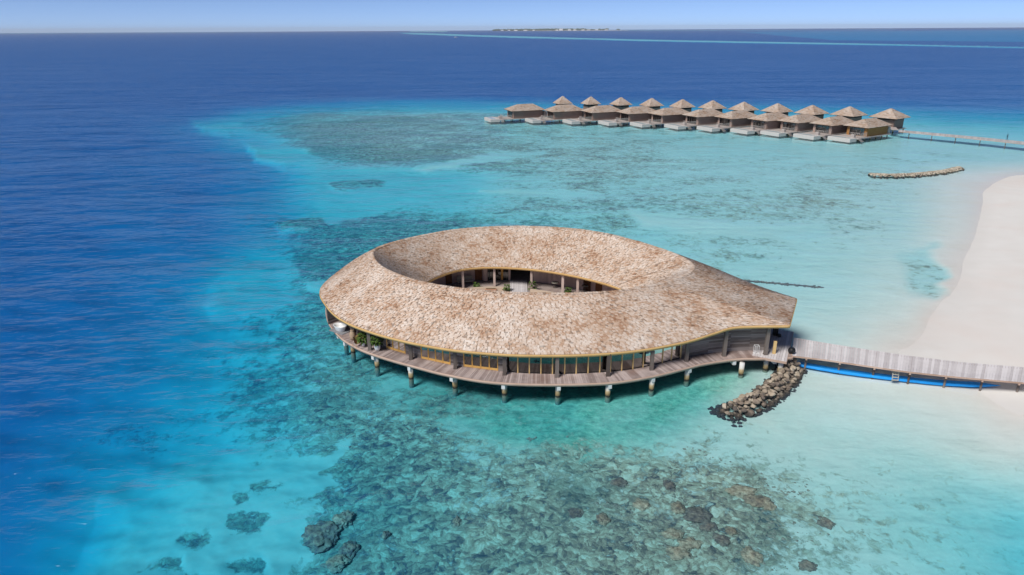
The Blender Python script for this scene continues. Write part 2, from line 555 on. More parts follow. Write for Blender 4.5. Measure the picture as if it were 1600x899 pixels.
M_LEAF = mat_plain("plant_leaf", (0.075, 0.13, 0.025), 0.45, 5.0, rough=0.5)
M_LEAFD = mat_plain("plant_leaf_deep", (0.045, 0.085, 0.02), 0.45, 5.0, rough=0.5)
M_STEM = mat_plain("plant_stem", (0.16, 0.10, 0.05), 0.2)
M_RATTAN = mat_plain("rattan", (0.50, 0.27, 0.12), 0.25, 6.0)
M_CLAY = mat_plain("clay_jar", (0.42, 0.30, 0.20), 0.2, 4.0)
M_CUSHION = mat_plain("cushion", (0.45, 0.43, 0.36), 0.1)
M_MAT = mat_plain("grey_slab", (0.24, 0.24, 0.25), 0.15)
M_BLUE = mat_plain("blue_plastic", (0.01, 0.30, 0.80), 0.12, 1.5, rough=0.45, spec=0.4)
M_ROCK = mat_wet_stone("boulder", [(0.25, (0.10, 0.085, 0.075)), (0.45, (0.23, 0.18, 0.14)), (0.65, (0.39, 0.32, 0.24)), (0.88, (0.58, 0.51, 0.42))])
M_ROCKI = mat_wet_stone("boulder_joined", [(0.2, (0.13, 0.10, 0.085)), (0.42, (0.30, 0.25, 0.19)), (0.62, (0.46, 0.40, 0.31)), (0.85, (0.60, 0.54, 0.45))], False)
M_CORAL = mat_coral("coral_head_tan", [(0.30, (0.15, 0.10, 0.065)), (0.42, (0.32, 0.215, 0.14)), (0.52, (0.48, 0.34, 0.235)), (0.64, (0.64, 0.50, 0.38))])
M_CORALD = mat_coral("coral_head_dark", [(0.3, (0.10, 0.075, 0.06)), (0.5, (0.26, 0.19, 0.14)), (0.7, (0.42, 0.33, 0.25))])
M_VWALL = mat_wood("villa_wall", (0.40, 0.29, 0.24), (0.24, 0.165, 0.135), 'Object', (0.4, 0.4, 5))
M_VWALLG = mat_wood("villa_wall_golden", (0.50, 0.27, 0.10), (0.34, 0.16, 0.05), 'Object', (0.4, 0.4, 5))
M_VDECK = mat_plain("villa_deck", (0.42, 0.37, 0.34), 0.12, 1.0)
M_VPOOL = mat_plain("villa_pool_block", (0.52, 0.48, 0.45), 0.06, 1.0)
M_POOLWATER = mat_plain("pool_water", (0.50, 0.60, 0.62), 0.1, 1.0, rough=0.1, spec=0.5)
M_CLOTH = mat_plain("dark_clothes", (0.03, 0.05, 0.09), 0.2)
M_SKIN = mat_plain("skin", (0.35, 0.20, 0.13), 0.1)
M_TREES = mat_plain("far_palms", (0.06, 0.10, 0.06), 0.4, 0.02)
M_FARSAND = mat_plain("far_sand", (0.72, 0.68, 0.60), 0.05, 0.01)

# ------------------------------------------------------------------ sea bed and beach
XS = np.array([0, 100, 200, 300, 400, 500, 600, 700, 800, 900, 1000, 1100, 1200, 1300, 1400, 1500, 1600.])
DT = [
 (45, [30]*17), (150, [30]*15+[28, 25]),
 (165, [30, 30, 30, 28, 22, 12, 8, 7, 8, 12, 12, 14, 14, 16, 18, 20, 20]),
 (180, [28, 28, 26, 24, 9, 3.2, 2.5, 2.2, 2.5, 3, 3, 3, 3.5, 4, 6, 9, 10]),
 (200, [28, 28, 26, 16, 5.5, 2.6, 2.2, 2.0, 2.2, 2, 2, 2, 2, 2, 2.2, 3, 3.5]),
 (225, [27, 27, 26, 19, 8, 3.0, 2.2, 2.0, 2.0, 1.8, 1.8, 1.8, 1.8, 1.6, 1.5, 1.6, 1.8]),
 (250, [26, 26, 23, 21, 13, 4.4, 2.6, 2.2, 2, 1.7, 1.6, 1.6, 1.6, 1.5, 1.5, 1.4, 1.2]),
 (275, [26, 26, 22, 22, 15, 5.2, 4.4, 4.0, 2.4, 1.8, 1.7, 1.6, 1.5, 1.4, 1.2, .40, -.05]),
 (300, [26, 26, 22, 22, 14, 5.2, 4.5, 3.9, 2.2, 1.9, 1.8, 1.6, 1.5, 1.3, 1.1, .30, -.6]),
 (350, [26, 25, 21, 20, 12, 5.4, 4.2, 3.6, 2.6, 2.2, 2.0, 1.7, 1.5, 1.3, 1.1, .25, -.9]),
 (400, [25, 24, 20, 17, 9.5, 5.2, 4, 3.4, 2.6, 2.2, 1.9, 1.6, 1.4, 1.2, .9, .05, -1]),
 (450, [25, 23, 19, 14, 7.4, 4.2, 3.6, 3.2, 2.6, 2.2, 1.9, 1.6, 1.3, 1.1, .7, .0, -1]),
 (500, [24, 22, 18, 12, 7.2, 4, 3.6, 3, 2.6, 2.2, 1.9, 1.5, 1.1, .8, .4, -.3, -1.1]),
 (550, [24, 21, 16, 11, 7, 4, 3.4, 3, 2.6, 2.2, 1.8, 1.4, .9, .5, .02, -.3, -.8]),
 (600, [24, 20, 15, 10.5, 6.5, 3.6, 3.2, 2.9, 2.7, 2.5, 2.2, 1.5, .7, .5, .3, .05, -.4]),
 (650, [24, 20, 14, 9.5, 6, 3.6, 3, 2.7, 2.5, 2.3, 1.9, 1.3, .8, .75, .6, .4, .03]),
 (700, [23, 17, 12, 7.5, 5, 3.8, 3.2, 2.6, 2.2, 1.9, 1.6, 1.3, 1, 1, .9, .7, .5]),
 (750, [22, 16, 9.0, 4.9, 4.4, 4.2, 3.4, 2.8, 2.2, 1.8, 1.5, 1.3, 1.2, 1.2, 1.4, 1.5, 1.4]),
 (800, [20, 14, 6.6, 4.4, 4.1, 4.2, 3.4, 2.9, 2.3, 1.8, 1.5, 1.4, 1.3, 1.4, 1.7, 2.2, 2.8]),
 (850, [18, 11, 5.3, 4.3, 4.1, 4, 3.4, 2.9, 2.3, 1.8, 1.6, 1.5, 1.4, 1.5, 1.8, 2.3, 3.2]),
 (900, [16, 9, 4.9, 4.3, 4.1, 4, 3.4, 3, 2.3, 1.9, 1.7, 1.5, 1.5, 1.6, 1.8, 2.2, 3]),
]
CT = [
 (45, [0]*17), (150, [0]*17),
 (165, [0, 0, 0, 0, .2, .3, .3, .2, .2, .2, .2, .2, .2, .2, .2, .2, .2]),
 (180, [0, 0, 0, .1, 0.4, 0.7, 0.65, 0.6, 0.5, 0.42, 0.4, .3, .3, .3, .3, .3, .3]),
 (200, [0, 0, 0, .05, 0.5, 0.85, 0.7, 0.65, 0.55, 0.45, 0.4, 0.35, .2, .2, .3, .3, .3]),
 (225, [0, 0, 0, 0, 0.1, 0.9, 0.8, 0.72, 0.6, 0.45, 0.4, .2, .2, .15, .2, .2, .25]),
 (250, [0, 0, 0, 0, 0, 0.5, 0.95, 0.85, 0.65, 0.5, 0.42, .3, .3, .25, .3, .35, .2]),
 (275, [0, 0, 0, 0, 0, .1, .1, .3, .45, .4, .4, .35, .35, .4, .3, .1, 0]),
 (300, [0, 0, 0, 0, .1, .15, .1, .1, .4, .5, .45, .4, .4, .45, .3, .05, 0]),
 (350, [0, 0, 0, 0, .3, .9, .95, .8, .5, .45, .4, .4, .45, .35, .25, .1, 0]),
 (400, [0, 0, 0, .05, .35, .9, .95, .5, .4, .4, .4, .4, .3, .2, .15, .1, 0]),
 (450, [0, 0, .05, .1, .3, .7, .8, .5, .5, .4, .4, .3, .15, .05, .1, 0, 0]),
 (500, [0, 0, .05, .15, .6, .6, .6, .5, .5, .4, .3, .1, .05, .02, 0, 0, 0]),
 (550, [0, .05, .1, .25, .5, .55, .5, .5, .5, .5, .4, .3, .12, 0, 0, 0, 0]),
 (600, [0, .05, .15, .3, .6, .6, .5, .5, .45, .4, .32, .25, .1, 0, 0, 0, 0]),
 (650, [0, .05, .2, .3, .6, .75, .65, .5, .35, .3, .28, .22, .1, .02, 0, 0, 0]),
 (700, [0, .1, .25, .2, .5, .7, .8, .7, .5, 0.42, 0.42, 0.36, .2, .05, .02, 0, 0]),
 (750, [0, .1, .12, .05, .25, .75, .85, .85, .75, 0.62, 0.6, 0.62, 0.55, 0.45, 0.32, 0.3, .2]),
 (800, [0, .1, .05, .05, .3, .85, .9, .85, .75, 0.72, 0.7, 0.76, 0.62, 0.5, 0.42, .35, .4]),
 (850, [0, .05, .05, .1, .3, .85, .85, .85, 0.85, 0.78, 0.78, 0.8, 0.65, 0.5, 0.4, .35, .4]),
 (900, [0, .05, .05, .1, .3, .85, .85, .85, .8, 0.78, 0.78, 0.8, 0.65, 0.5, 0.4, .35, .4]),
]


def table(tab, px, py, fwd_f=lambda a: a, inv=lambda a: a):
    ys = np.array([r[0] for r in tab], float)
    A = fwd_f(np.array([r[1] for r in tab], float))
    px = np.clip(px, 0, 1600); py = np.clip(py, 45, 900)
    ix = np.clip(np.searchsorted(XS, px, side='right') - 1, 0, len(XS) - 2)
    iy = np.clip(np.searchsorted(ys, py, side='right') - 1, 0, len(ys) - 2)
    fx = (px - XS[ix]) / (XS[ix + 1] - XS[ix]); fy = (py - ys[iy]) / (ys[iy + 1] - ys[iy])
    fx = fx * fx * (3 - 2 * fx) * 0.5 + fx * 0.5
    v = (A[iy, ix] * (1 - fx) + A[iy, ix + 1] * fx) * (1 - fy) + (A[iy + 1, ix] * (1 - fx) + A[iy + 1, ix + 1] * fx) * fy
    return inv(v)


def vnoise(X, Y, scale, seed=0, octaves=4):
    """value noise on arrays"""
    out = np.zeros_like(X); amp = 1.0; tot = 0
    r = np.random.default_rng(seed)
    T = r.random((256, 256))
    for o in range(octaves):
        x = X * scale * 2 ** o + 17.3 * o; y = Y * scale * 2 ** o + 9.1 * o
        x0 = np.floor(x).astype(int); y0 = np.floor(y).astype(int)
        fx = x - x0; fy = y - y0
        fx = fx * fx * (3 - 2 * fx); fy = fy * fy * (3 - 2 * fy)
        a = T[x0 & 255, y0 & 255]; b = T[(x0 + 1) & 255, y0 & 255]; c = T[x0 & 255, (y0 + 1) & 255]; d = T[(x0 + 1) & 255, (y0 + 1) & 255]
        out += amp * ((a * (1 - fx) + b * fx) * (1 - fy) + (c * (1 - fx) + d * fx) * fy - 0.5)
        tot += amp; amp *= 0.55
    return out / tot * 2


def poly_sd(px, py, poly, yscale=1.0):
    """signed distance (positive inside) to a polygon"""
    P = np.array(poly, float); P = P.copy(); P[:, 1] *= yscale
    py = py * yscale
    n = len(P); d = np.full(px.shape, 1e9); inside = np.zeros(px.shape, bool)
    for i in range(n):
        a = P[i]; b = P[(i + 1) % n]
        ab = b - a
        t = np.clip(((px - a[0]) * ab[0] + (py - a[1]) * ab[1]) / (ab @ ab), 0, 1)
        d = np.minimum(d, np.hypot(px - a[0] - t * ab[0], py - a[1] - t * ab[1]))
        c = ((a[1] > py) != (b[1] > py))
        xi = a[0] + (py - a[1]) * ab[0] / (ab[1] if ab[1] != 0 else 1e-9)
        inside ^= c & (px < xi)
    return np.where(inside, d, -d)


# (outline, depth or None, cover, softness)
FEATURES = [
 ([(440, 275), (520, 268), (640, 270), (725, 283), (690, 300), (630, 318), (565, 340), (500, 350), (455, 345), (430, 320), (440, 300)], None, 0.0, 8),
 ([(385, 226), (470, 232), (492, 248), (450, 260), (400, 252)], 5.0, 0.0, 8),
 ([(300, 190), (380, 188), (385, 202), (360, 212), (310, 208)], 6.0, 0.0, 10),
 ([(545, 686), (505, 706), (430, 722), (350, 718), (320, 705), (300, 725), (250, 775), (215, 830), (170, 905), (430, 905), (440, 880), (475, 850), (500, 818), (470, 798), (430, 790), (455, 775), (500, 772), (538, 745), (500, 735), (520, 712)], None, 0.0, 6),
 ([(330, 440), (420, 400), (440, 420), (430, 470), (380, 480), (330, 500), (320, 470)], 6.5, 0.0, 45),
 ([(470, 440), (500, 436), (515, 445), (500, 455)], 4.2, 0.0, 5),
 ([(700, 655), (800, 625), (950, 640), (960, 680), (850, 690), (740, 675)], 2.6, 0.22, 14),
 ([(960, 610), (1090, 590), (1110, 640), (1000, 690), (900, 680), (920, 640)], 1.9, 0.12, 18),
 # dark patches inside the sand channel
 ([(280, 850), (330, 838), (350, 856), (320, 872), (278, 866)], 4.6, 0.8, 9),
 ([(365, 815), (400, 798), (436, 812), (415, 840), (370, 842)], 4.4, 0.8, 9),
 ([(355, 775), (385, 768), (395, 788), (362, 800)], 4.4, 0.8, 9),
 ([(385, 750), (430, 738), (465, 752), (430, 772), (390, 770)], 4.4, 0.75, 8),
 ([(240, 885), (300, 880), (320, 905), (230, 905)], 4.8, 0.75, 9),
 ([(355, 878), (395, 872), (400, 895), (360, 900)], 4.8, 0.75, 8),
 ([(505, 285), (590, 283), (605, 292), (530, 301)], 4.2, 0.75, 4),
 ([(430, 345), (500, 338), (510, 352), (440, 362)], 5.0, 0.8, 5),
 # sea grass near the spit
 ([(1415, 395), (1455, 385), (1475, 430), (1455, 465), (1425, 460), (1410, 425)], 1.2, 0.42, 12),
 ([(1100, 395), (1180, 398), (1200, 408), (1120, 418)], 1.6, 0.5, 6),
 # pale sand streaks in the lagoon
 ([(650, 262), (760, 243), (850, 236), (850, 242), (760, 252), (670, 268)], 2.0, 0.0, 4),
 ([(750, 294), (850, 297), (945, 302), (940, 309), (840, 305), (750, 301)], 1.9, 0.0, 4),
 ([(980, 330), (1100, 345), (1290, 352), (1290, 372), (1120, 372), (1000, 352)], 1.4, 0.05, 9),
]
FAR_REEFS = [
 ([(620, 51.6), (660, 51.8), (760, 55.3), (1000, 61.8), (1300, 67), (1620, 73.5), (1620, 75.5), (1300, 69.5), (1000, 64.2), (760, 58.0), (640, 53.6)], 2.6),
 ([(640, 48.6), (700, 48.8), (700, 50.2), (640, 50.0)], 1.5),
 ([(-20, 52.2), (180, 51.5), (420, 49.8), (420, 50.4), (180, 52.2), (-20, 53.0)], 6.0),
 ([(640, 46.8), (1180, 47.2), (1400, 46.6), (1400, 47.2), (1180, 47.9), (640, 48.0)], 5.0),
 ([(1150, 50), (1620, 47), (1620, 66), (1300, 63)], 14.0),
]


def bed_fields(X, Y, Z):
    px, py = survey(X, Y, Z)
    D = np.hypot(X, Y)
    # warp the surveyed outlines with noise of a fixed real size
    wx = vnoise(X, Y, 0.045, 3, 4); wy = vnoise(X, Y, 0.045, 4, 4)
    s = FPX / np.maximum(Y, 20)
    near = np.clip(1.5 - D / 900, 0, 1)
    px2 = px + wx * s * 3.2 * near; py2 = py + wy * s * 1.3 * near
    keep = np.clip((px - 1150) / 200, 0, 1) * np.clip((700 - py) / 60, 0, 1)      # the beach line stays smooth
    px2 = px2 * (1 - keep * 0.8) + px * keep * 0.8; py2 = py2 * (1 - keep * 0.8) + py * keep * 0.8
    d = table(DT, px2, py2, lambda a: np.arcsinh(a), lambda a: np.sinh(a))
    c = table(CT, px2, py2)
    fx = px + (vnoise(X, Y, 0.16, 5, 5) * 2.2) * s * near; fy = py + (vnoise(X, Y, 0.16, 6, 5) * 1.1) * s * near
    for poly, dd, cc, soft in FEATURES:
        P = np.array(poly)
        m = (fx > P[:, 0].min() - 3 * soft) & (fx < P[:, 0].max() + 3 * soft) & (fy > P[:, 1].min() - 3 * soft) & (fy < P[:, 1].max() + 3 * soft)
        if not m.any(): continue
        sd = poly_sd(fx[m], fy[m], poly)
        w = np.clip(sd / soft * 0.5 + 0.5, 0, 1); w = w * w * (3 - 2 * w)
        if dd is not None: d[m] = d[m] * (1 - w) + dd * w
        c[m] = c[m] * (1 - w) + cc * w
    far = py < 80
    if far.any():
        for poly, dd in FAR_REEFS:
            fyy = py[far] + vnoise(X[far], Y[far], 0.004, 8, 3) * 0.5
            sd = poly_sd(px[far], fyy, poly, 6.0)
            w = np.clip(sd / 3 + 0.5, 0, 1)
            d[far] = d[far] * (1 - w) + dd * w
    al = np.clip(poly_sd(fx, fy, [(560, 600), (650, 570), (1150, 570), (1180, 600), (1100, 650), (1020, 700), (900, 735), (780, 700), (640, 650)]) / 40 * 0.5 + 0.5, 0, 1)
    al = np.maximum(al, 0.2 * np.clip(poly_sd(fx, fy, [(430, 600), (700, 560), (1230, 570), (1280, 660), (1500, 720), (1620, 780), (1620, 920), (560, 920), (600, 760)]) / 60 * 0.5 + 0.5, 0, 1))
    return d, c, al


def build_bed():
    ni, nj = 760, 760
    ys = np.concatenate([[12.0], 24 * (22000 / 24.) ** (np.arange(ni - 1) / (ni - 2))])
    # finer columns ahead of the camera, coarse to the sides
    u = np.linspace(-1, 1, nj)
    u = np.sign(u) * np.abs(u) ** 1.0
    Yg, U = np.meshgrid(ys, u, indexing='ij')
    Xg = U * (Yg * 1.05 + 18)
    Z = np.zeros_like(Xg)
    for it in range(3):
        d, c, al = bed_fields(Xg.ravel(), Yg.ravel(), Z.ravel())
        d = d.reshape(Xg.shape); c = c.reshape(Xg.shape)
        Z = np.where(d > 0, -KZ * np.minimum(d, 9.0), -d * 0.9)
    Z = Z + np.where(d > 0.5, c * 0.10 * vnoise(Xg.ravel(), Yg.ravel(), 0.5, 9, 3).reshape(Xg.shape), 0)
    Z += 0.05 * vnoise(Xg.ravel(), Yg.ravel(), 0.12, 12, 3).reshape(Xg.shape) * np.clip(-d + 0.3, 0, 1)
    verts = np.stack([Xg, Yg, Z], -1).reshape(-1, 3)
    idx = np.arange(ni * nj).reshape(ni, nj)
    quads = np.stack([idx[:-1, :-1], idx[:-1, 1:], idx[1:, 1:], idx[1:, :-1]], -1).reshape(-1, 4)
    me = np_mesh("seabed", verts, quads, M_SEABED, True)
    for nm, arr in (('depth', d), ('cover', c), ('algae', al)):
        at = me.attributes.new(nm, 'FLOAT', 'POINT'); at.data.foreach_set('value', arr.astype(np.float32).ravel())
    o = link("seabed", me)
    tag(o, "pale sand, coral and rubble bed rising to the white beach", kind='structure')
    # the water surface
    ni2, nj2 = 150, 120
    ys = np.concatenate([[12.0], 24 * (22000 / 24.) ** (np.arange(ni2 - 1) / (ni2 - 2))])
    Yg, U = np.meshgrid(ys, np.linspace(-1, 1, nj2), indexing='ij')
    Xg = U * (Yg * 1.05 + 18)
    d2, _, _ = bed_fields(Xg.ravel(), Yg.ravel(), np.zeros(Xg.size))
    chop = np.clip(0.10 + d2 / 9, 0.10, 1.0)
    verts = np.stack([Xg, Yg, np.zeros_like(Xg)], -1).reshape(-1, 3)
    idx = np.arange(ni2 * nj2).reshape(ni2, nj2)
    quads = np.stack([idx[:-1, :-1], idx[:-1, 1:], idx[1:, 1:], idx[1:, :-1]], -1).reshape(-1, 4)
    me = np_mesh("sea", verts, quads, M_WATER, True)
    at = me.attributes.new('chop', 'FLOAT', 'POINT'); at.data.foreach_set('value', chop.astype(np.float32))
    o = link("sea", me)
    tag(o, "clear turquoise lagoon and deep blue open sea", kind='structure')


build_bed()


# ------------------------------------------------------------------ closed curves round the spa
OX, OY = 1.0, 80.0
NS = 1440
TH = np.arange(NS) * 2 * math.pi / NS


def catmull(pts, sharp=(), sub=24):
    P = np.array(pts, float); n = len(P); out = []
    for i in range(n):
        p0, p1, p2, p3 = P[(i - 1) % n], P[i], P[(i + 1) % n], P[(i + 2) % n]
        if i in sharp: p0 = p1 - (p2 - p1)
        if (i + 1) % n in sharp: p3 = p2 + (p2 - p1)
        if i in sharp and (i + 1) % n in sharp: p0 = 2 * p1 - p2; p3 = 2 * p2 - p1
        for k in range(sub):
            t = k / sub
            out.append(0.5 * ((2 * p1) + (-p0 + p2) * t + (2 * p0 - 5 * p1 + 4 * p2 - p3) * t * t + (-p0 + 3 * p1 - 3 * p2 + p3) * t ** 3))
    return np.array(out)


def polar(curve):
    """resample a closed star-shaped curve at NS equal angles about (OX, OY)"""
    d = curve[:, :2] - np.array([OX, OY])
    a = np.unwrap(np.arctan2(d[:, 1], d[:, 0]))
    r = np.hypot(d[:, 0], d[:, 1])
    if a[-1] < a[0]: a = a[::-1]; r = r[::-1]; curve = curve[::-1]
    a3 = np.concatenate([a + q * 2 * math.pi for q in range(-3, 4)])
    o = np.argsort(a3, kind='stable')
    r3 = np.tile(r, 7)[o]; z3 = np.tile(curve[:, 2], 7)[o]; a3 = a3[o]
    R = np.interp(TH, a3, r3); Z = np.interp(TH, a3, z3)
    return np.stack([OX + R * np.cos(TH), OY + R * np.sin(TH), Z], -1)


fe = lambda x, y, z: (*G(x, y, z), z)
eave_pts = [fe(1234, 508, 5.6), fe(1175, 508.8, 5.55), fe(1143, 511.0, 5.45), fe(1117, 519, 5.15), fe(1084, 529.5, 4.85), fe(1050, 537.4, 4.65), fe(1000, 546, 4.5),
            fe(950, 551, 4.5), fe(900, 553.5, 4.5), fe(850, 554, 4.5), fe(800, 553.2, 4.5), fe(740, 549, 4.5), fe(690, 543, 4.5), fe(635, 532.6, 4.5),
            fe(590, 521, 4.5), fe(548, 506, 4.5), fe(523, 491, 4.5), fe(508, 474, 4.5), fe(500, 457, 4.5),
            (-24.1, 83.2, 4.5), (-22.6, 89.0, 4.5), (-18, 96.5, 4.5), (-10, 102.4, 4.5), (0, 104.3, 4.5), (9, 102.6, 4.5), (16.5, 97.8, 4.5), (22.5, 90.6, 4.7),
            fe(1140, 432.5, 5.2), fe(1190, 450, 5.5), fe(1245, 467, 5.8)]
crest_pts = [fe(583, 392, 8), fe(583.5, 402, 8), fe(591, 412, 8), fe(606, 422, 8), fe(636, 434, 8), fe(670, 443, 8), fe(720, 451, 8), fe(770, 455.5, 8), fe(815, 458, 8),
             fe(900, 458.5, 8), fe(970, 454, 8), fe(1030, 443, 8), fe(1075, 426, 8), fe(1080, 412, 8), (20.6, 83.5, 8), (17.2, 88.4, 8), fe(1000, 379, 8), fe(950, 366, 8),
             fe(900, 358.5, 8), fe(850, 355, 8), fe(800, 354, 8), fe(750, 356, 8), fe(700, 361, 8), fe(640, 372.5, 8), fe(600, 383.5, 8)]
inner_pts = [(13.51, 79.19, 4.8), (10.68, 82.23, 4.8), (6.77, 85, 4.8), (2.6, 86.9, 4.8), (-1.2, 87.7, 4.8), (-3.8, 87.75, 4.8), (-6.04, 87.28, 4.8), (-7.9, 86.2, 4.8), (-10.3, 83.2, 4.8),
             (-11.4, 79.6, 4.8), (-10.6, 76.6, 4.8), (-7, 74.2, 4.8), (-1, 73.1, 4.8), (5, 73.0, 4.8), (10, 73.8, 4.8), (13.3, 75.4, 4.8), (14.2, 77.2, 4.8)]
EAVE = polar(catmull(eave_pts, sharp=(0, len(eave_pts) - 1)))
CREST = polar(catmull(crest_pts))
INNER = polar(catmull(inner_pts))
deck_front = [fe(a, b, 1.5) for a, b in ((510, 484), (512, 503), (520, 516.8), (533, 531), (547, 540.5), (570, 552), (607, 564.5), (657, 578.5), (699, 589), (767, 600.5), (850, 604.2), (950, 601.8), (1017, 592), (1067, 580), (1100, 571.8), (1150, 564.5), (1186, 563.5))]
deck_pts = deck_front[::-1] + [(-23.9, 84.6, 1.5), (-22.8, 89.6, 1.5), (-18.3, 97.2, 1.5), (-10, 103.2, 1.5), (0, 105.2, 1.5), (9.5, 103.4, 1.5), (17.3, 98.2, 1.5), (23.5, 90.6, 1.5), (28, 83.5, 1.5), (30.5, 77, 1.5),
                               (31.2, 73.1, 1.5), (30.2, 66.0, 1.5)]
DECK = polar(catmull(deck_pts, sharp=(len(deck_pts) - 2, len(deck_pts) - 1)))


def offset_curve(C, d):
    t = np.roll(C, -1, 0) - np.roll(C, 1, 0)
    n = np.stack([t[:, 1], -t[:, 0]], -1); n /= np.linalg.norm(n, axis=1)[:, None]
    o = C.copy(); o[:, :2] += n * d
    return o


def idx_at(x, y):
    return int(round((math.atan2(y - OY, x - OX) % (2 * math.pi)) / (2 * math.pi) * NS)) % NS


# ------------------------------------------------------------------ the spa building
spa = empty("spa_pavilion", (0, 0, 0), 0, "large round teardrop shingle-roofed spa on stilts with an open oval court", "building")


def ring_strip(A, B, name, mat, parent, closed=True, smooth=True):
    n = len(A)
    verts = np.concatenate([A, B])
    i = np.arange(n if closed else n - 1); j = (i + 1) % n
    quads = np.stack([i, j, j + n, i + n], -1)
    return link(name, np_mesh(name, verts, quads, mat, smooth), parent)


def gen_pt(side, k, s_frac):
    """point on the roof surface; k: float index array, s_frac 0 at crest .. 1 at edge"""
    E = EAVE if side == 'out' else INNER
    k0 = np.floor(k).astype(int) % NS; k1 = (k0 + 1) % NS; f = (k - np.floor(k))[:, None]
    c = CREST[k0] * (1 - f) + CREST[k1] * f; e = E[k0] * (1 - f) + E[k1] * f
    s = np.asarray(s_frac)[:, None] if np.ndim(s_frac) else s_frac
    p = c + (e - c) * s
    sf = np.asarray(s_frac) if np.ndim(s_frac) else np.full(len(k), s_frac)
    if side == 'out':
        Lg = np.linalg.norm((e - c)[:, :2], axis=1)
        bul = np.interp(Lg, [9.0, 11.5, 14.0], [0.45, 0.25, 0.1])      # the tail runs out straighter than the ring
    else: bul = 0.15
    p[:, 2] += bul * 4 * sf * (1 - sf) * 0.6
    return p


def roof_base():
    ks = np.arange(NS, dtype=float)
    rows = [gen_pt('in', ks, 1.0 - q / 8) for q in range(8)] + [gen_pt('out', ks, q / 10) for q in range(11)]
    top = np.stack(rows, 0); top[:, :, 2] -= 0.03
    R = top.shape[0]
    idx = np.arange(R * NS).reshape(R, NS); nx = np.roll(idx, -1, 1)
    q = np.stack([idx[:-1], nx[:-1], nx[1:], idx[1:]], -1).reshape(-1, 4)
    o = link("roof", np_mesh("roof", top.reshape(-1, 3), q, M_UNDER, True), spa)
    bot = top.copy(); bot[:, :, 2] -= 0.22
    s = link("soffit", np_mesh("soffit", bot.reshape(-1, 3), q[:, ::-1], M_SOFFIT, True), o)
    return o


roof = roof_base()


def shingle_field(side):
    V = []; 
    E = EAVE if side == 'out' else INNER
    L = np.linalg.norm(E - CREST, axis=1)
    if side == 'out':
        Lc = np.minimum(L, 9.2); ncap = 43; pitch = Lc / ncap
    else:
        Lc = L; ncap = 42; pitch = L / ncap
    kmax = int(math.ceil((L / pitch).max())) + 1
    ks = np.arange(NS, dtype=float)
    for c in range(1, kmax + 1):
        frac = c * pitch / L
        ok = frac <= 1.0001 + (0.012 if side == 'out' else 0)
        if not ok.any(): break
        fr = np.minimum(frac, 1.0)
        row = gen_pt(side, ks, fr)
        seg = np.linalg.norm(np.roll(row, -1, 0) - row, axis=1)
        cum = np.concatenate([[0], np.cumsum(seg)])
        tot = cum[-1]
        n = int(tot / 0.27)
        w = rng.uniform(0.6, 1.4, n); w = w / w.sum() * tot
        st = np.cumsum(w) - w[0] + rng.uniform(0, 0.2)
        a = np.interp(st % tot, cum, np.arange(NS + 1.0)); b = np.interp((st + w * 0.93) % tot, cum, np.arange(NS + 1.0))
        b = np.where(b < a, a + 0.3, b)
        m = ok[np.floor(a).astype(int) % NS]
        a = a[m]; b = b[m]
        if not len(a): continue
        def at(k, f): return gen_pt(side, k, np.clip(f, 0, 1.02))
        ia = np.floor(a).astype(int) % NS
        pf = (pitch / L)[ia]; fb = fr[ia]
        jit = rng.uniform(-0.06, 0.06, len(a)) * pf
        lowf = np.minimum(fb + jit, 1.004); upf = fb - 1.5 * pf
        la = at(a, lowf); lb = at(b, lowf); ua = at(a, upf); ub = at(b, upf)
        lift = 0.045 + rng.uniform(0, 0.022, len(a))
        la[:, 2] += lift; lb[:, 2] += lift + rng.uniform(-0.012, 0.012, len(a))
        da = la.copy(); db = lb.copy(); da[:, 2] -= 0.075; db[:, 2] -= 0.075
        V.append(np.stack([ua, ub, lb, la, da, db], 1))
    V = np.concatenate(V)
    n = len(V); base = np.arange(n)[:, None] * 6
    quads = np.concatenate([base + np.array([[0, 1, 2, 3]]), base + np.array([[3, 2, 5, 4]])])
    return V.reshape(-1, 3), quads


for side in ('out', 'in'):
    v, q = shingle_field(side)
    o = link("roof_shingles", np_mesh("roof_shingles", v, q, M_SHINGLE), roof)
    o['kind'] = 'stuff'
    if side == 'in': o['label'] = "shingles of the roof slope falling to the open court"
    else: o['label'] = "shingles of the outer roof slope"


def caps():
    V = []; Q = []
    k = 0.0; ks = []
    seg = np.linalg.norm(np.roll(CREST, -1, 0) - CREST, axis=1); cum = np.concatenate([[0], np.cumsum(seg)])
    n = int(cum[-1] / 0.3)
    a = np.interp(np.arange(n) * cum[-1] / n, cum, np.arange(NS + 1.0)); b = a + 0.9 * (np.roll(a, -1) - a); b[-1] = a[-1] + 3
    o1 = [gen_pt('in', kk, 0.03) for kk in (a, b)]; o2 = [gen_pt('out', kk, 0.03) for kk in (a, b)]; mid = [gen_pt('out', kk, 0.0) for kk in (a, b)]
    up_ = rng.uniform(0.05, 0.09, n)
    for arr in o1 + o2: arr[:, 2] += up_
    for arr in mid: arr[:, 2] += up_ + 0.05
    V = np.stack([o1[0], o1[1], mid[1], mid[0], o2[1], o2[0]], 1)
    base = np.arange(n)[:, None] * 6
    quads = np.concatenate([base + np.array([[0, 1, 2, 3]]), base + np.array([[3, 2, 4, 5]])])
    o = link("ridge_cap", np_mesh("ridge_cap", V.reshape(-1, 3), quads, M_SHINGLE), roof); o['kind'] = 'stuff'


caps()


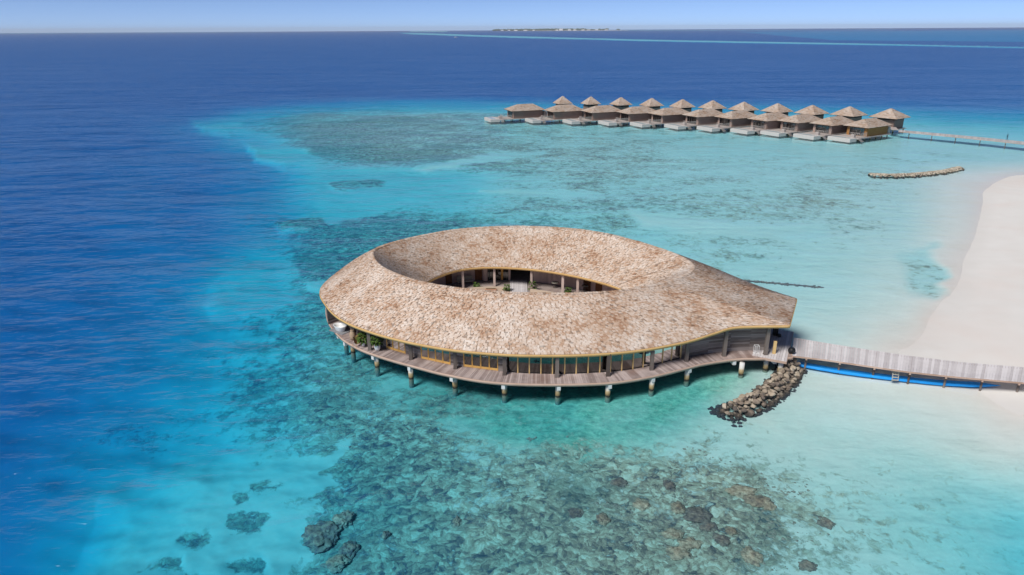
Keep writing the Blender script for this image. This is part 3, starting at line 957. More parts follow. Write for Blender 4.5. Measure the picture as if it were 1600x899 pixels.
def band(C, d_out, z0, z1, name, mat, parent, thick=0.06):
    """board of a given height that follows a closed curve"""
    A = offset_curve(C, d_out); B = offset_curve(C, d_out - thick)
    rows = []
    for arr, z in ((A, z0), (A, z1), (B, z1), (B, z0)):
        r = arr.copy(); r[:, 2] += z; rows.append(r)
    V = np.stack(rows, 0); idx = np.arange(4 * NS).reshape(4, NS); nx = np.roll(idx, -1, 1)
    qs = []
    for a, b in ((0, 1), (1, 2), (2, 3), (3, 0)): qs.append(np.stack([idx[a], nx[a], nx[b], idx[b]], -1))
    return link(name, np_mesh(name, V.reshape(-1, 3), np.concatenate(qs), mat, False), parent)


band(EAVE, 0.07, -0.34, -0.03, "fascia", M_FASCIA, roof)
f2 = band(INNER, 0.07, -0.36, -0.03, "fascia", M_FASCIA, roof)

# deck -----------------------------------------------------------------
DZ = 1.8
deck = ring_strip(np.c_[DECK[:, :2], np.full(NS, DZ - 0.06)], np.c_[offset_curve(INNER, -1.2)[:, :2], np.full(NS, DZ - 0.06)], "deck", M_DECKI, spa)
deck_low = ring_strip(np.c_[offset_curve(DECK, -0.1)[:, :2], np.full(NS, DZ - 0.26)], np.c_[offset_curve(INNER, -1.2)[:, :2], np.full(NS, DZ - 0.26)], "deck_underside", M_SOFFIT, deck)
dk = DECK.copy(); dk[:, 2] = DZ
band(dk, 0.06, -0.30, 0.01, "rim_board", M_RIM, deck, 0.08)


def plank_mesh(q, zt, th, mat, name="deck_plank"):
    """q: 4 xy corners"""
    mb = MB()
    top = [(x, y, zt) for x, y in q]; botm = [(x, y, zt - th) for x, y in q]
    mb.add(botm + top, [(3, 2, 1, 0), (4, 5, 6, 7), (0, 1, 5, 4), (1, 2, 6, 5), (2, 3, 7, 6), (3, 0, 4, 7)])
    return mb


# wall line (outer): points and what stands on each stretch
WALL = [(-21.9, 78.4), (-20.2, 75.2), (-17.6, 71.6), (-15.3, 69.6), (-13.96, 68.83), (-11.72, 67.42), (-9.81, 66.25), (-6.57, 64.75), (-5.11, 64.3), (-1.51, 63.3), (-0.55, 63.05)]
WALLW = [G(x, y, DZ) for x, y in ((809, 582.5), (827, 583.5), (845, 584), (863, 584.3), (882, 584.3), (900, 584), (918.5, 583), (936.7, 582), (953.5, 581), (971, 579.3), (988.5, 576.8), (1004.5, 574), (1020, 570.7), (1034.5, 567.2), (1048.6, 563.3), (1063, 560))]
ENTRY = [(21.3, 67.1), (23.8, 67.6), (26, 67.75), (28.0, 67.7)]

cumd = np.concatenate([[0], np.cumsum(np.linalg.norm(np.roll(DECK[:, :2], -1, 0) - DECK[:, :2], axis=1))])
Dn = offset_curve(DECK, 0.0)
tvec = np.roll(DECK, -3, 0) - np.roll(DECK, 3, 0)
nin = np.stack([-tvec[:, 1], tvec[:, 0]], -1); nin /= np.linalg.norm(nin, axis=1)[:, None]
for _ in range(40): nin = (np.roll(nin, 1, 0) + nin + np.roll(nin, -1, 0)) / 3
nin /= np.linalg.norm(nin, axis=1)[:, None]


def at_len(s):
    k = np.interp(s % cumd[-1], cumd, np.arange(NS + 1.0)); i = int(k) % NS; f = k - int(k); j = (i + 1) % NS
    return DECK[i, :2] * (1 - f) + DECK[j, :2] * f, nin[i] * (1 - f) + nin[j] * f


s_start = cumd[idx_at(-23.7, 82.5)]
s_end = cumd[idx_at(28.4, 65.5)]
if s_end < s_start: s_end += cumd[-1]
nplank = 285
pw = (s_end - s_start) / nplank
rest = MB()
for i in range(int(cumd[-1] / pw)):
    s0 = s_start + i * pw
    gap = 0.012 if i % 8 else 0.03
    (a, na), (b, nb) = at_len(s0 + gap), at_len(s0 + pw - gap)
    ln = 3.3 if i < nplank else 3.0
    if i >= nplank and (a[0] > 26.5 and a[1] < 76): continue
    q = [tuple(a), tuple(b), tuple(b + nb * ln), tuple(a + na * ln)]
    jz = random.uniform(-0.006, 0.006)
    if i < nplank:
        plank_mesh(q, DZ + jz, 0.05, M_DECK).build("deck_plank", M_DECK, deck)
    else:
        plank_mesh(q, DZ + jz, 0.05, M_DECK).build and rest.add(*(lambda m_: (m_.v, m_.f))(plank_mesh(q, DZ + jz, 0.05, None)))
o = rest.build("rear_deck_planks", M_DECKI, deck); o['kind'] = 'stuff'

# entrance platform on the tail
plat = empty("entrance_platform", (0, 0, 0)); plat.parent = spa
e0 = np.array(G(1229, 565.5, DZ)); e1 = np.array(G(1240, 517, DZ))
dirv = (e1 - e0) / np.linalg.norm(e1 - e0); side_ = np.array([-dirv[1], dirv[0]])
e1 = e0 + dirv * 8.4
for i in range(13):
    w = 0.27
    a = e0 + side_ * (i * w + 0.01); b = e0 + side_ * ((i + 1) * w - 0.012)
    plank_mesh([tuple(b), tuple(a), tuple(a + dirv * 8.4), tuple(b + dirv * 8.4)], DZ + 0.02 + random.uniform(-.005, .005), 0.06, M_JETTY).build("platform_plank", M_JETTY, plat)
mb = MB(); mb.bar((*e0, DZ - 0.14), (*e1, DZ - 0.14), 0.08, 0.26); mb.bar((*(e0 + side_ * 3.5), DZ - 0.14), (*e0, DZ - 0.14), 0.08, 0.26)
mb.build("platform_edge", M_RIM, plat)


# walls ----------------------------------------------------------------
def boards_between(a, b, z0, z1, parent, n=None, mat=M_BOARD, thick=0.05, backing=True):
    a = np.array(a, float); b = np.array(b, float)
    h = 0.2; n = int((z1 - z0) / h)
    h = (z1 - z0) / n
    wl_ = empty("wall", (0, 0, 0)); wl_.parent = parent
    for k in range(n):
        mb = MB()
        off = random.uniform(0, 0.012)
        d = (b - a); nn = np.array([d[1], -d[0]]) / np.linalg.norm(d) * off
        mb.bar((a[0] + nn[0], a[1] + nn[1], z0 + (k + .5) * h), (b[0] + nn[0], b[1] + nn[1], z0 + (k + .5) * h), thick, h - 0.02)
        mb.build("wall_board", mat, wl_)
    d = (b - a); nn = np.array([-d[1], d[0]]) / np.linalg.norm(d) * 0.06
    mb = MB(); mb.bar((*(a + nn), (z0 + z1) / 2), (*(b + nn), (z0 + z1) / 2), 0.04, z1 - z0)
    mb.build("wall_backing", M_DARK, wl_)
    return wl_


mat_curtain = mat_plain("grey_curtain", (0.32, 0.29, 0.26), 0.15, 2.0)


def door_group(a, b, n, parent):
    a = np.array(a, float); b = np.array(b, float)
    z0, z1 = DZ + 0.01, 4.45
    for k in range(n):
        p = a + (b - a) * k / n; q = a + (b - a) * (k + 1) / n
        d = (q - p) / np.linalg.norm(q - p)
        p2 = p + d * 0.02; q2 = q - d * 0.02
        mb = MB()
        mb.bar((*p2, z0), (*p2, z1), 0.13, 0.10); mb.bar((*q2, z0), (*q2, z1), 0.13, 0.10)
        mb.bar((*p2, z0 + 0.12), (*q2, z0 + 0.12), 0.08, 0.24); mb.bar((*p2, z1 - 0.08), (*q2, z1 - 0.08), 0.08, 0.16)
        o = mb.build("folding_door", M_GOLD, parent)
        g = MB(); g.bar((*p2, (z0 + z1) / 2), (*q2, (z0 + z1) / 2), 0.02, z1 - z0 - 0.2)
        g.build("door_glass", M_GLASS, o)
    d = b - a; nn = np.array([-d[1], d[0]]) / np.linalg.norm(d) * 0.35
    mb = MB(); mb.bar((*(a + nn), (z0 + z1) / 2), (*(b + nn), (z0 + z1) / 2), 0.02, z1 - z0)
    mb.build("curtain", mat_curtain, parent)


mat_curtain = mat_plain("grey_curtain", (0.32, 0.29, 0.26), 0.15, 2.0)
kinds = ['w', 'w', 'w', 'w', 'd3', 'w', 'd4', 'w', 'd4', 'w']
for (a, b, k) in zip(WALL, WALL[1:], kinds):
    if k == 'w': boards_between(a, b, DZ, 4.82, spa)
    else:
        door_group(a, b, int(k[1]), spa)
        mb = MB(); mb.bar((*a, 4.62), (*b, 4.62), 0.06, 0.32); mb.build("door_header", M_BOARD, spa)
# partition at the bath end
boards_between(G(513, 507, DZ), (-20.2, 77.6), DZ, 4.7, spa)
# glazed gym front
gl = [WALL[-1]] + WALLW
for i in range(len(gl)):
    p = gl[i]
    if i > 0:
        mb = MB(); mb.bar((*p, DZ), (*p, 4.85), 0.15, 0.12); mb.build("mullion", M_GOLDPALE, spa)
    if i + 1 < len(gl):
        q = gl[i + 1]
        mb = MB(); mb.bar((p[0], p[1], 3.3), (q[0], q[1], 3.3), 0.02, 3.0)
        mb.build("window_pane", M_GLASS, spa)
mb = MB()
for p, q in zip(gl, gl[1:]): mb.bar((p[0], p[1], DZ + 0.06), (q[0], q[1], DZ + 0.06), 0.06, 0.10)
mb.build("window_sill", M_BLACK, spa)
# entry wall
last = gl[-1]
for a, b in zip([last] + ENTRY, ENTRY): boards_between(a, b, DZ, 5.25, spa)
boards_between(ENTRY[-1], (30.2, 73.2), DZ, 5.3, spa)
# rear outer wall, joined boards (unseen side)
back = offset_curve(EAVE, -2.2)
ia, ib = idx_at(30.0, 75.0), idx_at(-22.5, 79.3)
seg = back[ia:ib + 1]
mb = MB()
for k in range(0, len(seg) - 12, 12):
    a, b = seg[k], seg[k + 12]
    for h in range(15):
        mb.bar((a[0], a[1], DZ + .1 + h * .2), (b[0], b[1], DZ + .1 + h * .2), 0.05, 0.19)
o = mb.build("rear_wall_boards", M_BOARD, spa); o['kind'] = 'stuff'

# inner ring wall -------------------------------------------------------
IW = offset_curve(INNER, 3.0)


def iw_segment(px0, px1, name, mat, zz=(DZ, 5.6), off=0.0, th=0.08, parent=None, panels=None):
    """stretch of the wall round the court between two surveyed directions"""
    def find(px):
        xs, ys = survey(IW[:, 0], IW[:, 1], np.full(NS, DZ + 1.0))
        m = IW[:, 1] > 82
        j = np.where(m, np.abs(xs - px), 1e9).argmin()
        return j
    i0, i1 = find(px0), find(px1)
    if i0 > i1: i0, i1 = i1, i0
    C = offset_curve(IW, -off)
    st = max(1, min(10, (i1 - i0)))
    mb = MB()
    ks = list(range(i0, i1, st)) + [i1]
    for a, b in zip(ks, ks[1:]):
        if a == b: continue
        mb.bar((C[a, 0], C[a, 1], (zz[0] + zz[1]) / 2), (C[b, 0], C[b, 1], (zz[0] + zz[1]) / 2), th, zz[1] - zz[0])
    return mb.build(name, mat, parent or spa)


court_wall = iw_segment(640, 762, "court_wall", M_IWALL)
court_wall2 = iw_segment(833, 1010, "court_wall", M_IWALL)
# the hidden near half of the court wall
C = IW; mb = MB()
j0 = idx_at(-13.5, 79); j1 = idx_at(16.5, 78)
ks = list(range(j0, (j1 if j1 > j0 else j1 + NS), 16))
for a, b in zip(ks, ks[1:]):
    a %= NS; b %= NS
    mb.bar((C[a, 0], C[a, 1], 3.6), (C[b, 0], C[b, 1], 3.6), 0.08, 3.6)
mb.build("court_wall", M_IWALL, spa)
for a, b in ((696, 706), (742, 753), (912, 923), (931, 941)):
    iw_segment(a, b, "court_door", M_DOOR, (DZ, 4.3), 0.08, 0.06)
iw_segment(762, 770, "court_window", M_GLASS); iw_segment(773, 796, "court_window", M_GLASS)
iw_segment(783, 786, "court_window_frame", M_GOLD, off=0.03)
iw_segment(838, 868, "air_conditioner", M_BLACK, (4.15, 4.55), 0.16, 0.25)
iw_segment(755, 761, "court_pier", M_IPOST, (DZ, 5.0), 0.25, 0.3)
# passage beyond the gap to the glazed far side
mb = MB()
mb.bar((-3.2, 90.6, 3.6), (-3.2, 99.5, 3.6), 0.08, 3.6); mb.bar((3.4, 90.0, 3.6), (3.4, 99.5, 3.6), 0.08, 3.6); mb.bar((-3.2, 99.5, 3.6), (3.4, 99.5, 3.6), 0.08, 3.6)
mb.build("passage_wall", mat_plain("passage_teal", (0.06, 0.10, 0.11), 0.2), spa)
# posts round the court
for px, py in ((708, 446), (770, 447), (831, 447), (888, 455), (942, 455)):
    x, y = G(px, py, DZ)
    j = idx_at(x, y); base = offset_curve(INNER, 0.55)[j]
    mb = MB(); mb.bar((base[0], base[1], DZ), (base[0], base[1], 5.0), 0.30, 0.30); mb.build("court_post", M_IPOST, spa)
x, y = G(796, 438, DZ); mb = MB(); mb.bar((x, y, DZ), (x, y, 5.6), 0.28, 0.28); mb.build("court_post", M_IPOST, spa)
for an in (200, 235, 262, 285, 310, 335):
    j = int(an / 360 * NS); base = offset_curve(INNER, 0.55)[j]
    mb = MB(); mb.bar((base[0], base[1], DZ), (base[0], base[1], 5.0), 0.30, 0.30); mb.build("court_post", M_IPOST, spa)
# court floor, kerb and walkway
CF = offset_curve(INNER, -1.1)
disc = np.concatenate([np.c_[CF[:, :2], np.full(NS, 1.55)], [[OX, OY, 1.55]]])
i = np.arange(NS); tri = np.stack([i, (i + 1) % NS, np.full(NS, NS)], -1)
link("court_sand", np_mesh("court_sand", disc, tri, M_CSAND), spa)
walk_x = (-0.3, 2.1)
mb = MB(); kk = [j for j in range(0, NS, 12)]
for a in kk:
    b = (a + 12) % NS
    p, q = CF[a], CF[b]
    if walk_x[0] - .3 < (p[0] + q[0]) / 2 < walk_x[1] + .3: continue
    mb.bar((p[0], p[1], 1.9), (q[0], q[1], 1.9), 0.45, 0.7)
mb.build("court_kerb", M_CURB, spa)
walk = empty("court_walkway", (0, 0, 0)); walk.parent = spa
for k in range(10):
    x0 = walk_x[0] + k * 0.24
    mb = MB(); mb.box((x0 + 0.12, 82.2, DZ + 0.03), (0.22, 16.5, 0.06)); mb.build("walkway_plank", M_JETTY, walk)

# veranda posts ----------------------------------------------------------
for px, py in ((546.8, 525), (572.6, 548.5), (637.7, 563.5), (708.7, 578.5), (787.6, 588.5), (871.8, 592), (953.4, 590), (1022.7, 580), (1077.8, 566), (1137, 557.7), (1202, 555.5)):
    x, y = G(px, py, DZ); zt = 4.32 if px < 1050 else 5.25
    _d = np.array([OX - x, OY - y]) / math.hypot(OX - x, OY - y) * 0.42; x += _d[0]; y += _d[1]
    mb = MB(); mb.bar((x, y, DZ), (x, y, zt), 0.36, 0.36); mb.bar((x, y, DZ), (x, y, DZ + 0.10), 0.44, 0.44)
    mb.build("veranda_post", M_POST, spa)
mb = MB(); x, y = G(1209, 553, DZ); mb.box((x, y, DZ + 0.75), (0.3, 0.2, 1.5)); mb.build("timber_post_stub", M_GOLDPALE, spa)
for an in range(20, 170, 12):
    j = int(an / 360 * NS); p = offset_curve(EAVE, -0.7)[j]
    mb = MB(); mb.bar((p[0], p[1], DZ), (p[0], p[1], 4.8), 0.34, 0.34); mb.build("veranda_post", M_POST, spa)

# piles and beams ---------------------------------------------------------
def pile(x, y, r=0.27, top=1.5, parent=spa):
    mb = MB(); mb.lathe([(r, -3.4), (r, 0.0), (r, top - 0.05)], 12, (x, y, 0)); mb.build("pile", M_PILE, parent, True)


for px, py in ((547.6, 552), (586, 575), (639.4, 593.5), (708.7, 607.7), (787.6, 619), (871.8, 622), (951, 621.5), (1020.5, 611.7), (1076, 596.8), (1160, 588), (1198, 580)):
    x, y = G(px, py, 0.0)
    j = idx_at(x, y); n_ = nin[j]
    pile(x + n_[0] * 0.35, y + n_[1] * 0.35)
    e = DECK[j, :2] - n_ * 0.05
    mb = MB(); mb.bar((e[0], e[1], 1.28), (e[0] + n_[0] * 8, e[1] + n_[1] * 8, 1.28), 0.36, 0.42)
    mb.build("beam", M_OFFWHITE, spa)
    pile(x + n_[0] * 6.5, y + n_[1] * 6.5)
for an in range(-10, 200, 16):
    j = int((an % 360) / 360 * NS); p = DECK[j]; n_ = nin[j]
    pile(p[0] + n_[0] * 1.0, p[1] + n_[1] * 1.0); pile(p[0] + n_[0] * 7, p[1] + n_[1] * 7)
    mb = MB(); mb.bar((p[0] + n_[0] * .05, p[1] + n_[1] * .05, 1.28), (p[0] + n_[0] * 8, p[1] + n_[1] * 8, 1.28), 0.36, 0.42); mb.build("beam", M_OFFWHITE, spa)
pile(e0[0] - dirv[0] * -1.0 - 0.6, e0[1] + 0.9); pile(e1[0] - 0.8, e1[1] - 0.8)


# ------------------------------------------------------------------ things on the veranda
def at(px, py, z=DZ): return (*G(px, py, z), z)


# bath tub
x, y, z = at(532, 517)
tub = empty("bathtub", (x, y, DZ), math.radians(-35), "white freestanding bathtub on a grey slab at the left veranda end", "bathtub")
mb = MB(); mb.box((0, 0, 0.03), (2.3, 1.5, 0.06)); mb.build("slab", M_MAT, tub)
mb = MB(); mb.lathe([(0.50, 0.06), (0.55, 0.12), (0.66, 0.45), (0.80, 0.70), (0.80, 0.74), (0.74, 0.74), (0.60, 0.48), (0.48, 0.20), (0.1, 0.16)], 28, (0, 0, 0), sx=1.15, sy=0.80); mb.build("basin", M_WHITE, tub, True)
mb = MB(); mb.tube([(0.0, 0.85, 0.06), (0.0, 0.85, 1.0), (0.0, 0.6, 1.05)], 0.03, 8); mb.build("tap", M_BLACK, tub)


def lounge_chair(x, y, rz, label):
    t = empty("lounge_chair", (x, y, DZ), rz, label, "chair")
    mb = MB()
    # scooped rattan shell
    vs = []; fs = []; nu, nv = 9, 8
    for i_ in range(nu):
        for j_ in range(nv):
            u = i_ / (nu - 1) * 2 - 1; v = j_ / (nv - 1)
            yy = -0.45 + v * 0.55 if v < 0.5 else -0.175 + (v - 0.5) * 0.5
            zz = 0.36 - 0.08 * math.sin(v * math.pi) if v < 0.5 else 0.30 + (v - 0.5) * 1.5
            vs.append((u * 0.42 * (1 - 0.25 * max(0, v - 0.6)), yy - 0.12 * u * u * v, zz + 0.22 * u * u))
    for i_ in range(nu - 1):
        for j_ in range(nv - 1):
            fs.append((i_ * nv + j_, (i_ + 1) * nv + j_, (i_ + 1) * nv + j_ + 1, i_ * nv + j_ + 1))
    mb.add(vs, fs); mb.add([(a_, b_, c_ - 0.04) for a_, b_, c_ in vs], [tuple(reversed(f_)) for f_ in fs])
    mb.build("shell", M_RATTAN, t, True)
    for sx_, sy_ in ((-1, -1), (1, -1), (-1, 1), (1, 1)):
        m2 = MB(); m2.tube([(sx_ * 0.28, sy_ * 0.22 - 0.12, 0.34), (sx_ * 0.36, sy_ * 0.32 - 0.12, 0.0)], 0.025, 6); m2.build("leg", M_RATTAN, t)
    return t


lounge_chair(*G(556, 540, DZ), math.radians(60), "tan rattan lounge chair beside the tall clay jar near the bathtub")
lounge_chair(*G(563, 533, DZ), math.radians(120), "rattan lounge chair with a raised back, next to the first veranda post with the plant")
x, y = G(553, 534, DZ); jar = empty("clay_jar", (x - 0.2, y + 0.5, DZ), 0, "tall pale clay jar behind the rattan chairs", "jar")
mb = MB(); mb.lathe([(0.20, 0.0), (0.34, 0.3), (0.36, 0.7), (0.24, 1.05), (0.20, 1.15), (0.26, 1.22), (0.18, 1.2)], 18); mb.build("jar_body", M_CLAY, jar, True)
mb = MB(); mb.lathe([(0.22, 1.2), (0.23, 1.23), (0.1, 1.26)], 14); mb.build("jar_lid", M_CLAY, jar)


def foliage(mb, n, h0, h1, rad, leaf, up_=0.3):
    for _ in range(n):
        t = random.random(); z = h0 + (h1 - h0) * t
        a = random.uniform(0, 6.283); r = rad * math.sqrt(random.random()) * (0.5 + 0.8 * math.sin(math.pi * min(1, t * 0.9 + 0.1)))
        c = Vector((r * math.cos(a), r * math.sin(a), z))
        d = Vector((math.cos(a + random.uniform(-.8, .8)), math.sin(a + random.uniform(-.8, .8)), random.uniform(-0.6, up_))).normalized()
        s = d.cross(Vector((0, 0, 1))).normalized() * leaf * random.uniform(0.25, 0.45)
        L_ = leaf * random.uniform(0.8, 1.4)
        mb.add([c, c + d * L_ * 0.5 + s, c + d * L_ - Vector((0, 0, 0.15 * L_)), c + d * L_ * 0.5 - s], [(0, 1, 2, 3)])


def potted_plant(x, y, label, h=1.7, pot_r=0.28, pot_h=0.6, dark=False):
    t = empty("potted_plant", (x, y, DZ), random.uniform(0, 6), label, "plant", "potted plants on the veranda")
    mb = MB(); mb.lathe([(pot_r * 0.6, 0), (pot_r, pot_h * 0.45), (pot_r * 0.95, pot_h * 0.8), (pot_r * 0.8, pot_h), (pot_r * 0.66, pot_h), (pot_r * 0.6, pot_h * 0.9)], 18)
    mb.build("pot", M_WHITE, t, True)
    mb = MB()
    for k in range(3): mb.tube([(0, 0, pot_h * 0.85), (random.uniform(-.15, .15), random.uniform(-.15, .15), h * 0.6), (random.uniform(-.3, .3), random.uniform(-.3, .3), h * 0.9)], [0.03, 0.02, 0.01], 5)
    mb.build("stem", M_STEM, t)
    mb = MB(); foliage(mb, 190, pot_h * 0.95, h, 0.42, 0.34); mb.build("foliage", M_LEAFD if dark else M_LEAF, t)
    return t


x, y = G(568, 541, DZ); potted_plant(x, y, "leafy plant in a small white pot just left of the second veranda post", 1.7, 0.24, 0.55)
x, y = G(590, 548, DZ); potted_plant(x, y, "bushy green plant in a tall white urn before the first folding doors", 2.0, 0.34, 0.85)

# small white frame stand and lamps by the entrance
x, y = G(1181, 552, DZ); st = empty("wire_stand", (x, y, DZ), 0.1, "small white wire-frame stand against the dark entry wall", "stand")
mb = MB()
for sx_ in (-.22, .22):
    for sy_ in (-.18, .18): mb.bar((sx_, sy_, 0), (sx_, sy_, 0.95), 0.035)
mb.build("frame", M_WHITE, st)
mb = MB()
for z_ in (0.03, 0.93):
    for sy_ in (-.18, .18): mb.bar((-.28 if z_ < .5 else -.22, sy_, z_), (.28 if z_ < .5 else .22, sy_, z_), 0.035)
    for sx_ in (-.22, .22): mb.bar((sx_, -.18, z_), (sx_, .18, z_), 0.035)
mb.build("rail", M_WHITE, st)
mb = MB(); mb.bar((0, 0, 0.03), (0, 0, 0.75), 0.03); mb.build("centre_rod", M_WHITE, st)


def orb_planter(x, y, r, label, z=DZ):
    t = empty("black_planter", (x, y, z), 0, label, "planter", "black planters by the entrance")
    mb = MB(); mb.lathe([(r * 0.45, 0.0), (r * 0.9, r * 0.35), (r, r * 0.85), (r * 0.85, r * 1.35), (r * 0.6, r * 1.55), (r * 0.5, r * 1.5)], 18); mb.build("bowl", M_BLACK, t, True)
    mb = MB(); mb.lathe([(r * 0.62, r * 1.52), (r * 0.66, r * 1.58), (r * 0.5, r * 1.6)], 18); mb.build("rim", M_BLACK, t, True)
    return t


orb_planter(*G(1236.5, 552, DZ), 0.40, "black ball-shaped planter at the corner where the jetty meets the platform")
orb_planter(*G(1217, 527, DZ), 0.26, "small dark round planter in the middle of the entrance platform")
x, y = G(1211, 524, DZ); lan = empty("black_lantern", (x, y, DZ), 0, "tall black box lantern beside the end of the entry wall", "lantern")
mb = MB(); mb.box((0, 0, 0.06), (0.46, 0.46, 0.12)); mb.box((0, 0, 1.3), (0.5, 0.5, 0.1), taper=0.5)
for sx_ in (-1, 1):
    for sy_ in (-1, 1): mb.box((sx_ * .2, sy_ * .2, 0.68), (0.05, 0.05, 1.15))
mb.build("frame", M_BLACK, lan); mb = MB(); mb.box((0, 0, 0.68), (0.36, 0.36, 1.1)); mb.build("pane", M_BLACK, lan)


# gym machines behind the glass
def machine(x, y, rz, label, kind):
    t = empty("exercise_machine", (x, y, DZ), rz, label, "exercise machine", "exercise machines in the gym")
    if kind == 0:      # treadmill
        mb = MB(); mb.box((0, 0, 0.12), (0.8, 1.8, 0.2)); mb.build("belt", M_BLACK, t)
        mb = MB()
        for sx_ in (-.38, .38): mb.bar((sx_, 0.7, 0.2), (sx_, 0.95, 1.4), 0.09)
        mb.bar((-.38, .95, 1.4), (.38, .95, 1.4), 0.12, 0.3); mb.build("upright", M_OFFWHITE, t)
    else:               # cable frame
        mb = MB()
        for sx_ in (-.6, .6): mb.bar((sx_, 0, 0), (sx_ * 0.8, 0, 2.2), 0.08); mb.bar((sx_, -.5, .05), (sx_, .5, .05), 0.08)
        mb.bar((-.5, 0, 2.2), (.5, 0, 2.2), 0.08); mb.build("frame", M_OFFWHITE, t)
        mb = MB(); mb.box((0, 0.1, 0.45), (0.35, 0.9, 0.1)); mb.box((0, 0.1, 0.2), (0.08, 0.5, 0.4)); mb.build("bench", M_BLACK, t)


machine(1.0, 64.9, 2.9, "white cable frame machine behind the leftmost gym windows", 1)
machine(4.3, 64.3, 3.1, "treadmill behind the gym windows left of the middle post", 0)
machine(8.0, 64.4, 3.2, "white exercise machine behind the pane just right of the middle post", 1)
machine(12.4, 65.2, 3.4, "treadmill behind the gym windows at the right", 0)
# room floor
mb = MB(); fl = np.array([(-13, 69.3), (-6.5, 65.3), (-0.5, 63.6), (8, 63.2), (14, 64.5), (18.2, 66.3), (21.0, 67.4), (21.0, 72.5), (8, 70.5), (-6, 71), (-13, 76)])
mb.add([(a_, b_, DZ + 0.02) for a_, b_ in fl], [tuple(range(len(fl)))]); mb.build("room_floor", M_INFLOOR, spa)
mb = MB(); mb.bar((-0.7, 63.6, 3.3), (-1.5, 68.8, 3.3), 0.06, 3); mb.bar((18.3, 66.3, 3.3), (18.3, 70.4, 3.3), 0.06, 3); mb.build("partition", M_DARK, spa)

# court furniture
def bench(px, py, rz, label):
    x, y = G(px, py, DZ); t = empty("bench", (x, y, DZ), rz, label, "bench")
    mb = MB(); mb.box((0, 0, 0.38), (2.2, 0.7, 0.14)); mb.build("seat", M_CUSHION, t)
    mb = MB(); mb.box((0, 0.32, 0.68), (2.2, 0.12, 0.55)); mb.build("backrest", M_CUSHION, t)
    for sx_ in (-.95, .95):
        for sy_ in (-.25, .25):
            mb = MB(); mb.box((sx_, sy_, 0.16), (0.08, 0.08, 0.32)); mb.build("leg", M_POST, t)


bench(727, 443, 0.25, "pale cushioned bench against the court wall at left")


def side_table(px, py, label):
    x, y = G(px, py, DZ); t = empty("round_table", (x, y, DZ), 0, label, "table", "small tables in the court")
    mb = MB(); mb.lathe([(0.5, 0.68), (0.5, 0.72)], 18); mb.build("tabletop", M_CUSHION, t)
    mb = MB(); mb.lathe([(0.05, 0.02), (0.05, 0.68)], 8); mb.lathe([(0.28, 0), (0.28, 0.03)], 14); mb.build("pedestal", M_POST, t)


side_table(867, 449, "round pedestal table under the air conditioner in the court")
side_table(914, 454, "round table by the brown doors at the right of the court")


def court_plant(px, py, h, label):
    x, y = G(px, py, 2.0); t = empty("court_plant", (x, y, 1.55), 0, label, "plant", "green plants round the court kerb")
    mb = MB(); mb.tube([(0, 0, 0), (0.05, 0, h * 0.7)], 0.03, 5); mb.build("stem", M_STEM, t)
    mb = MB(); foliage(mb, 70, 0.1, h + 0.3, 0.3, 0.35, 0.9); mb.build("foliage", M_LEAF, t)


court_plant(792, 453, 0.9, "broad green plant left of the court walkway")
court_plant(832, 452, 1.3, "slender green plant at the foot of the court post right of the walkway")
court_plant(745, 448, 0.6, "small green plant at the left end of the cream kerb")
court_plant(888, 456, 0.6, "tiny green plant at the foot of the fourth court post")
x, y = G(767, 453, 2.0); bx = empty("terracotta_planter", (x, y, 1.55), 0, "low terracotta planter against the cream kerb", "planter")
mb = MB(); mb.box((0, 0, 0.3), (1.5, 0.5, 0.6)); mb.build("trough", M_TERRA, bx); mb = MB(); mb.box((0, 0, 0.61), (1.3, 0.36, 0.03)); mb.build("soil", M_STEM, bx)


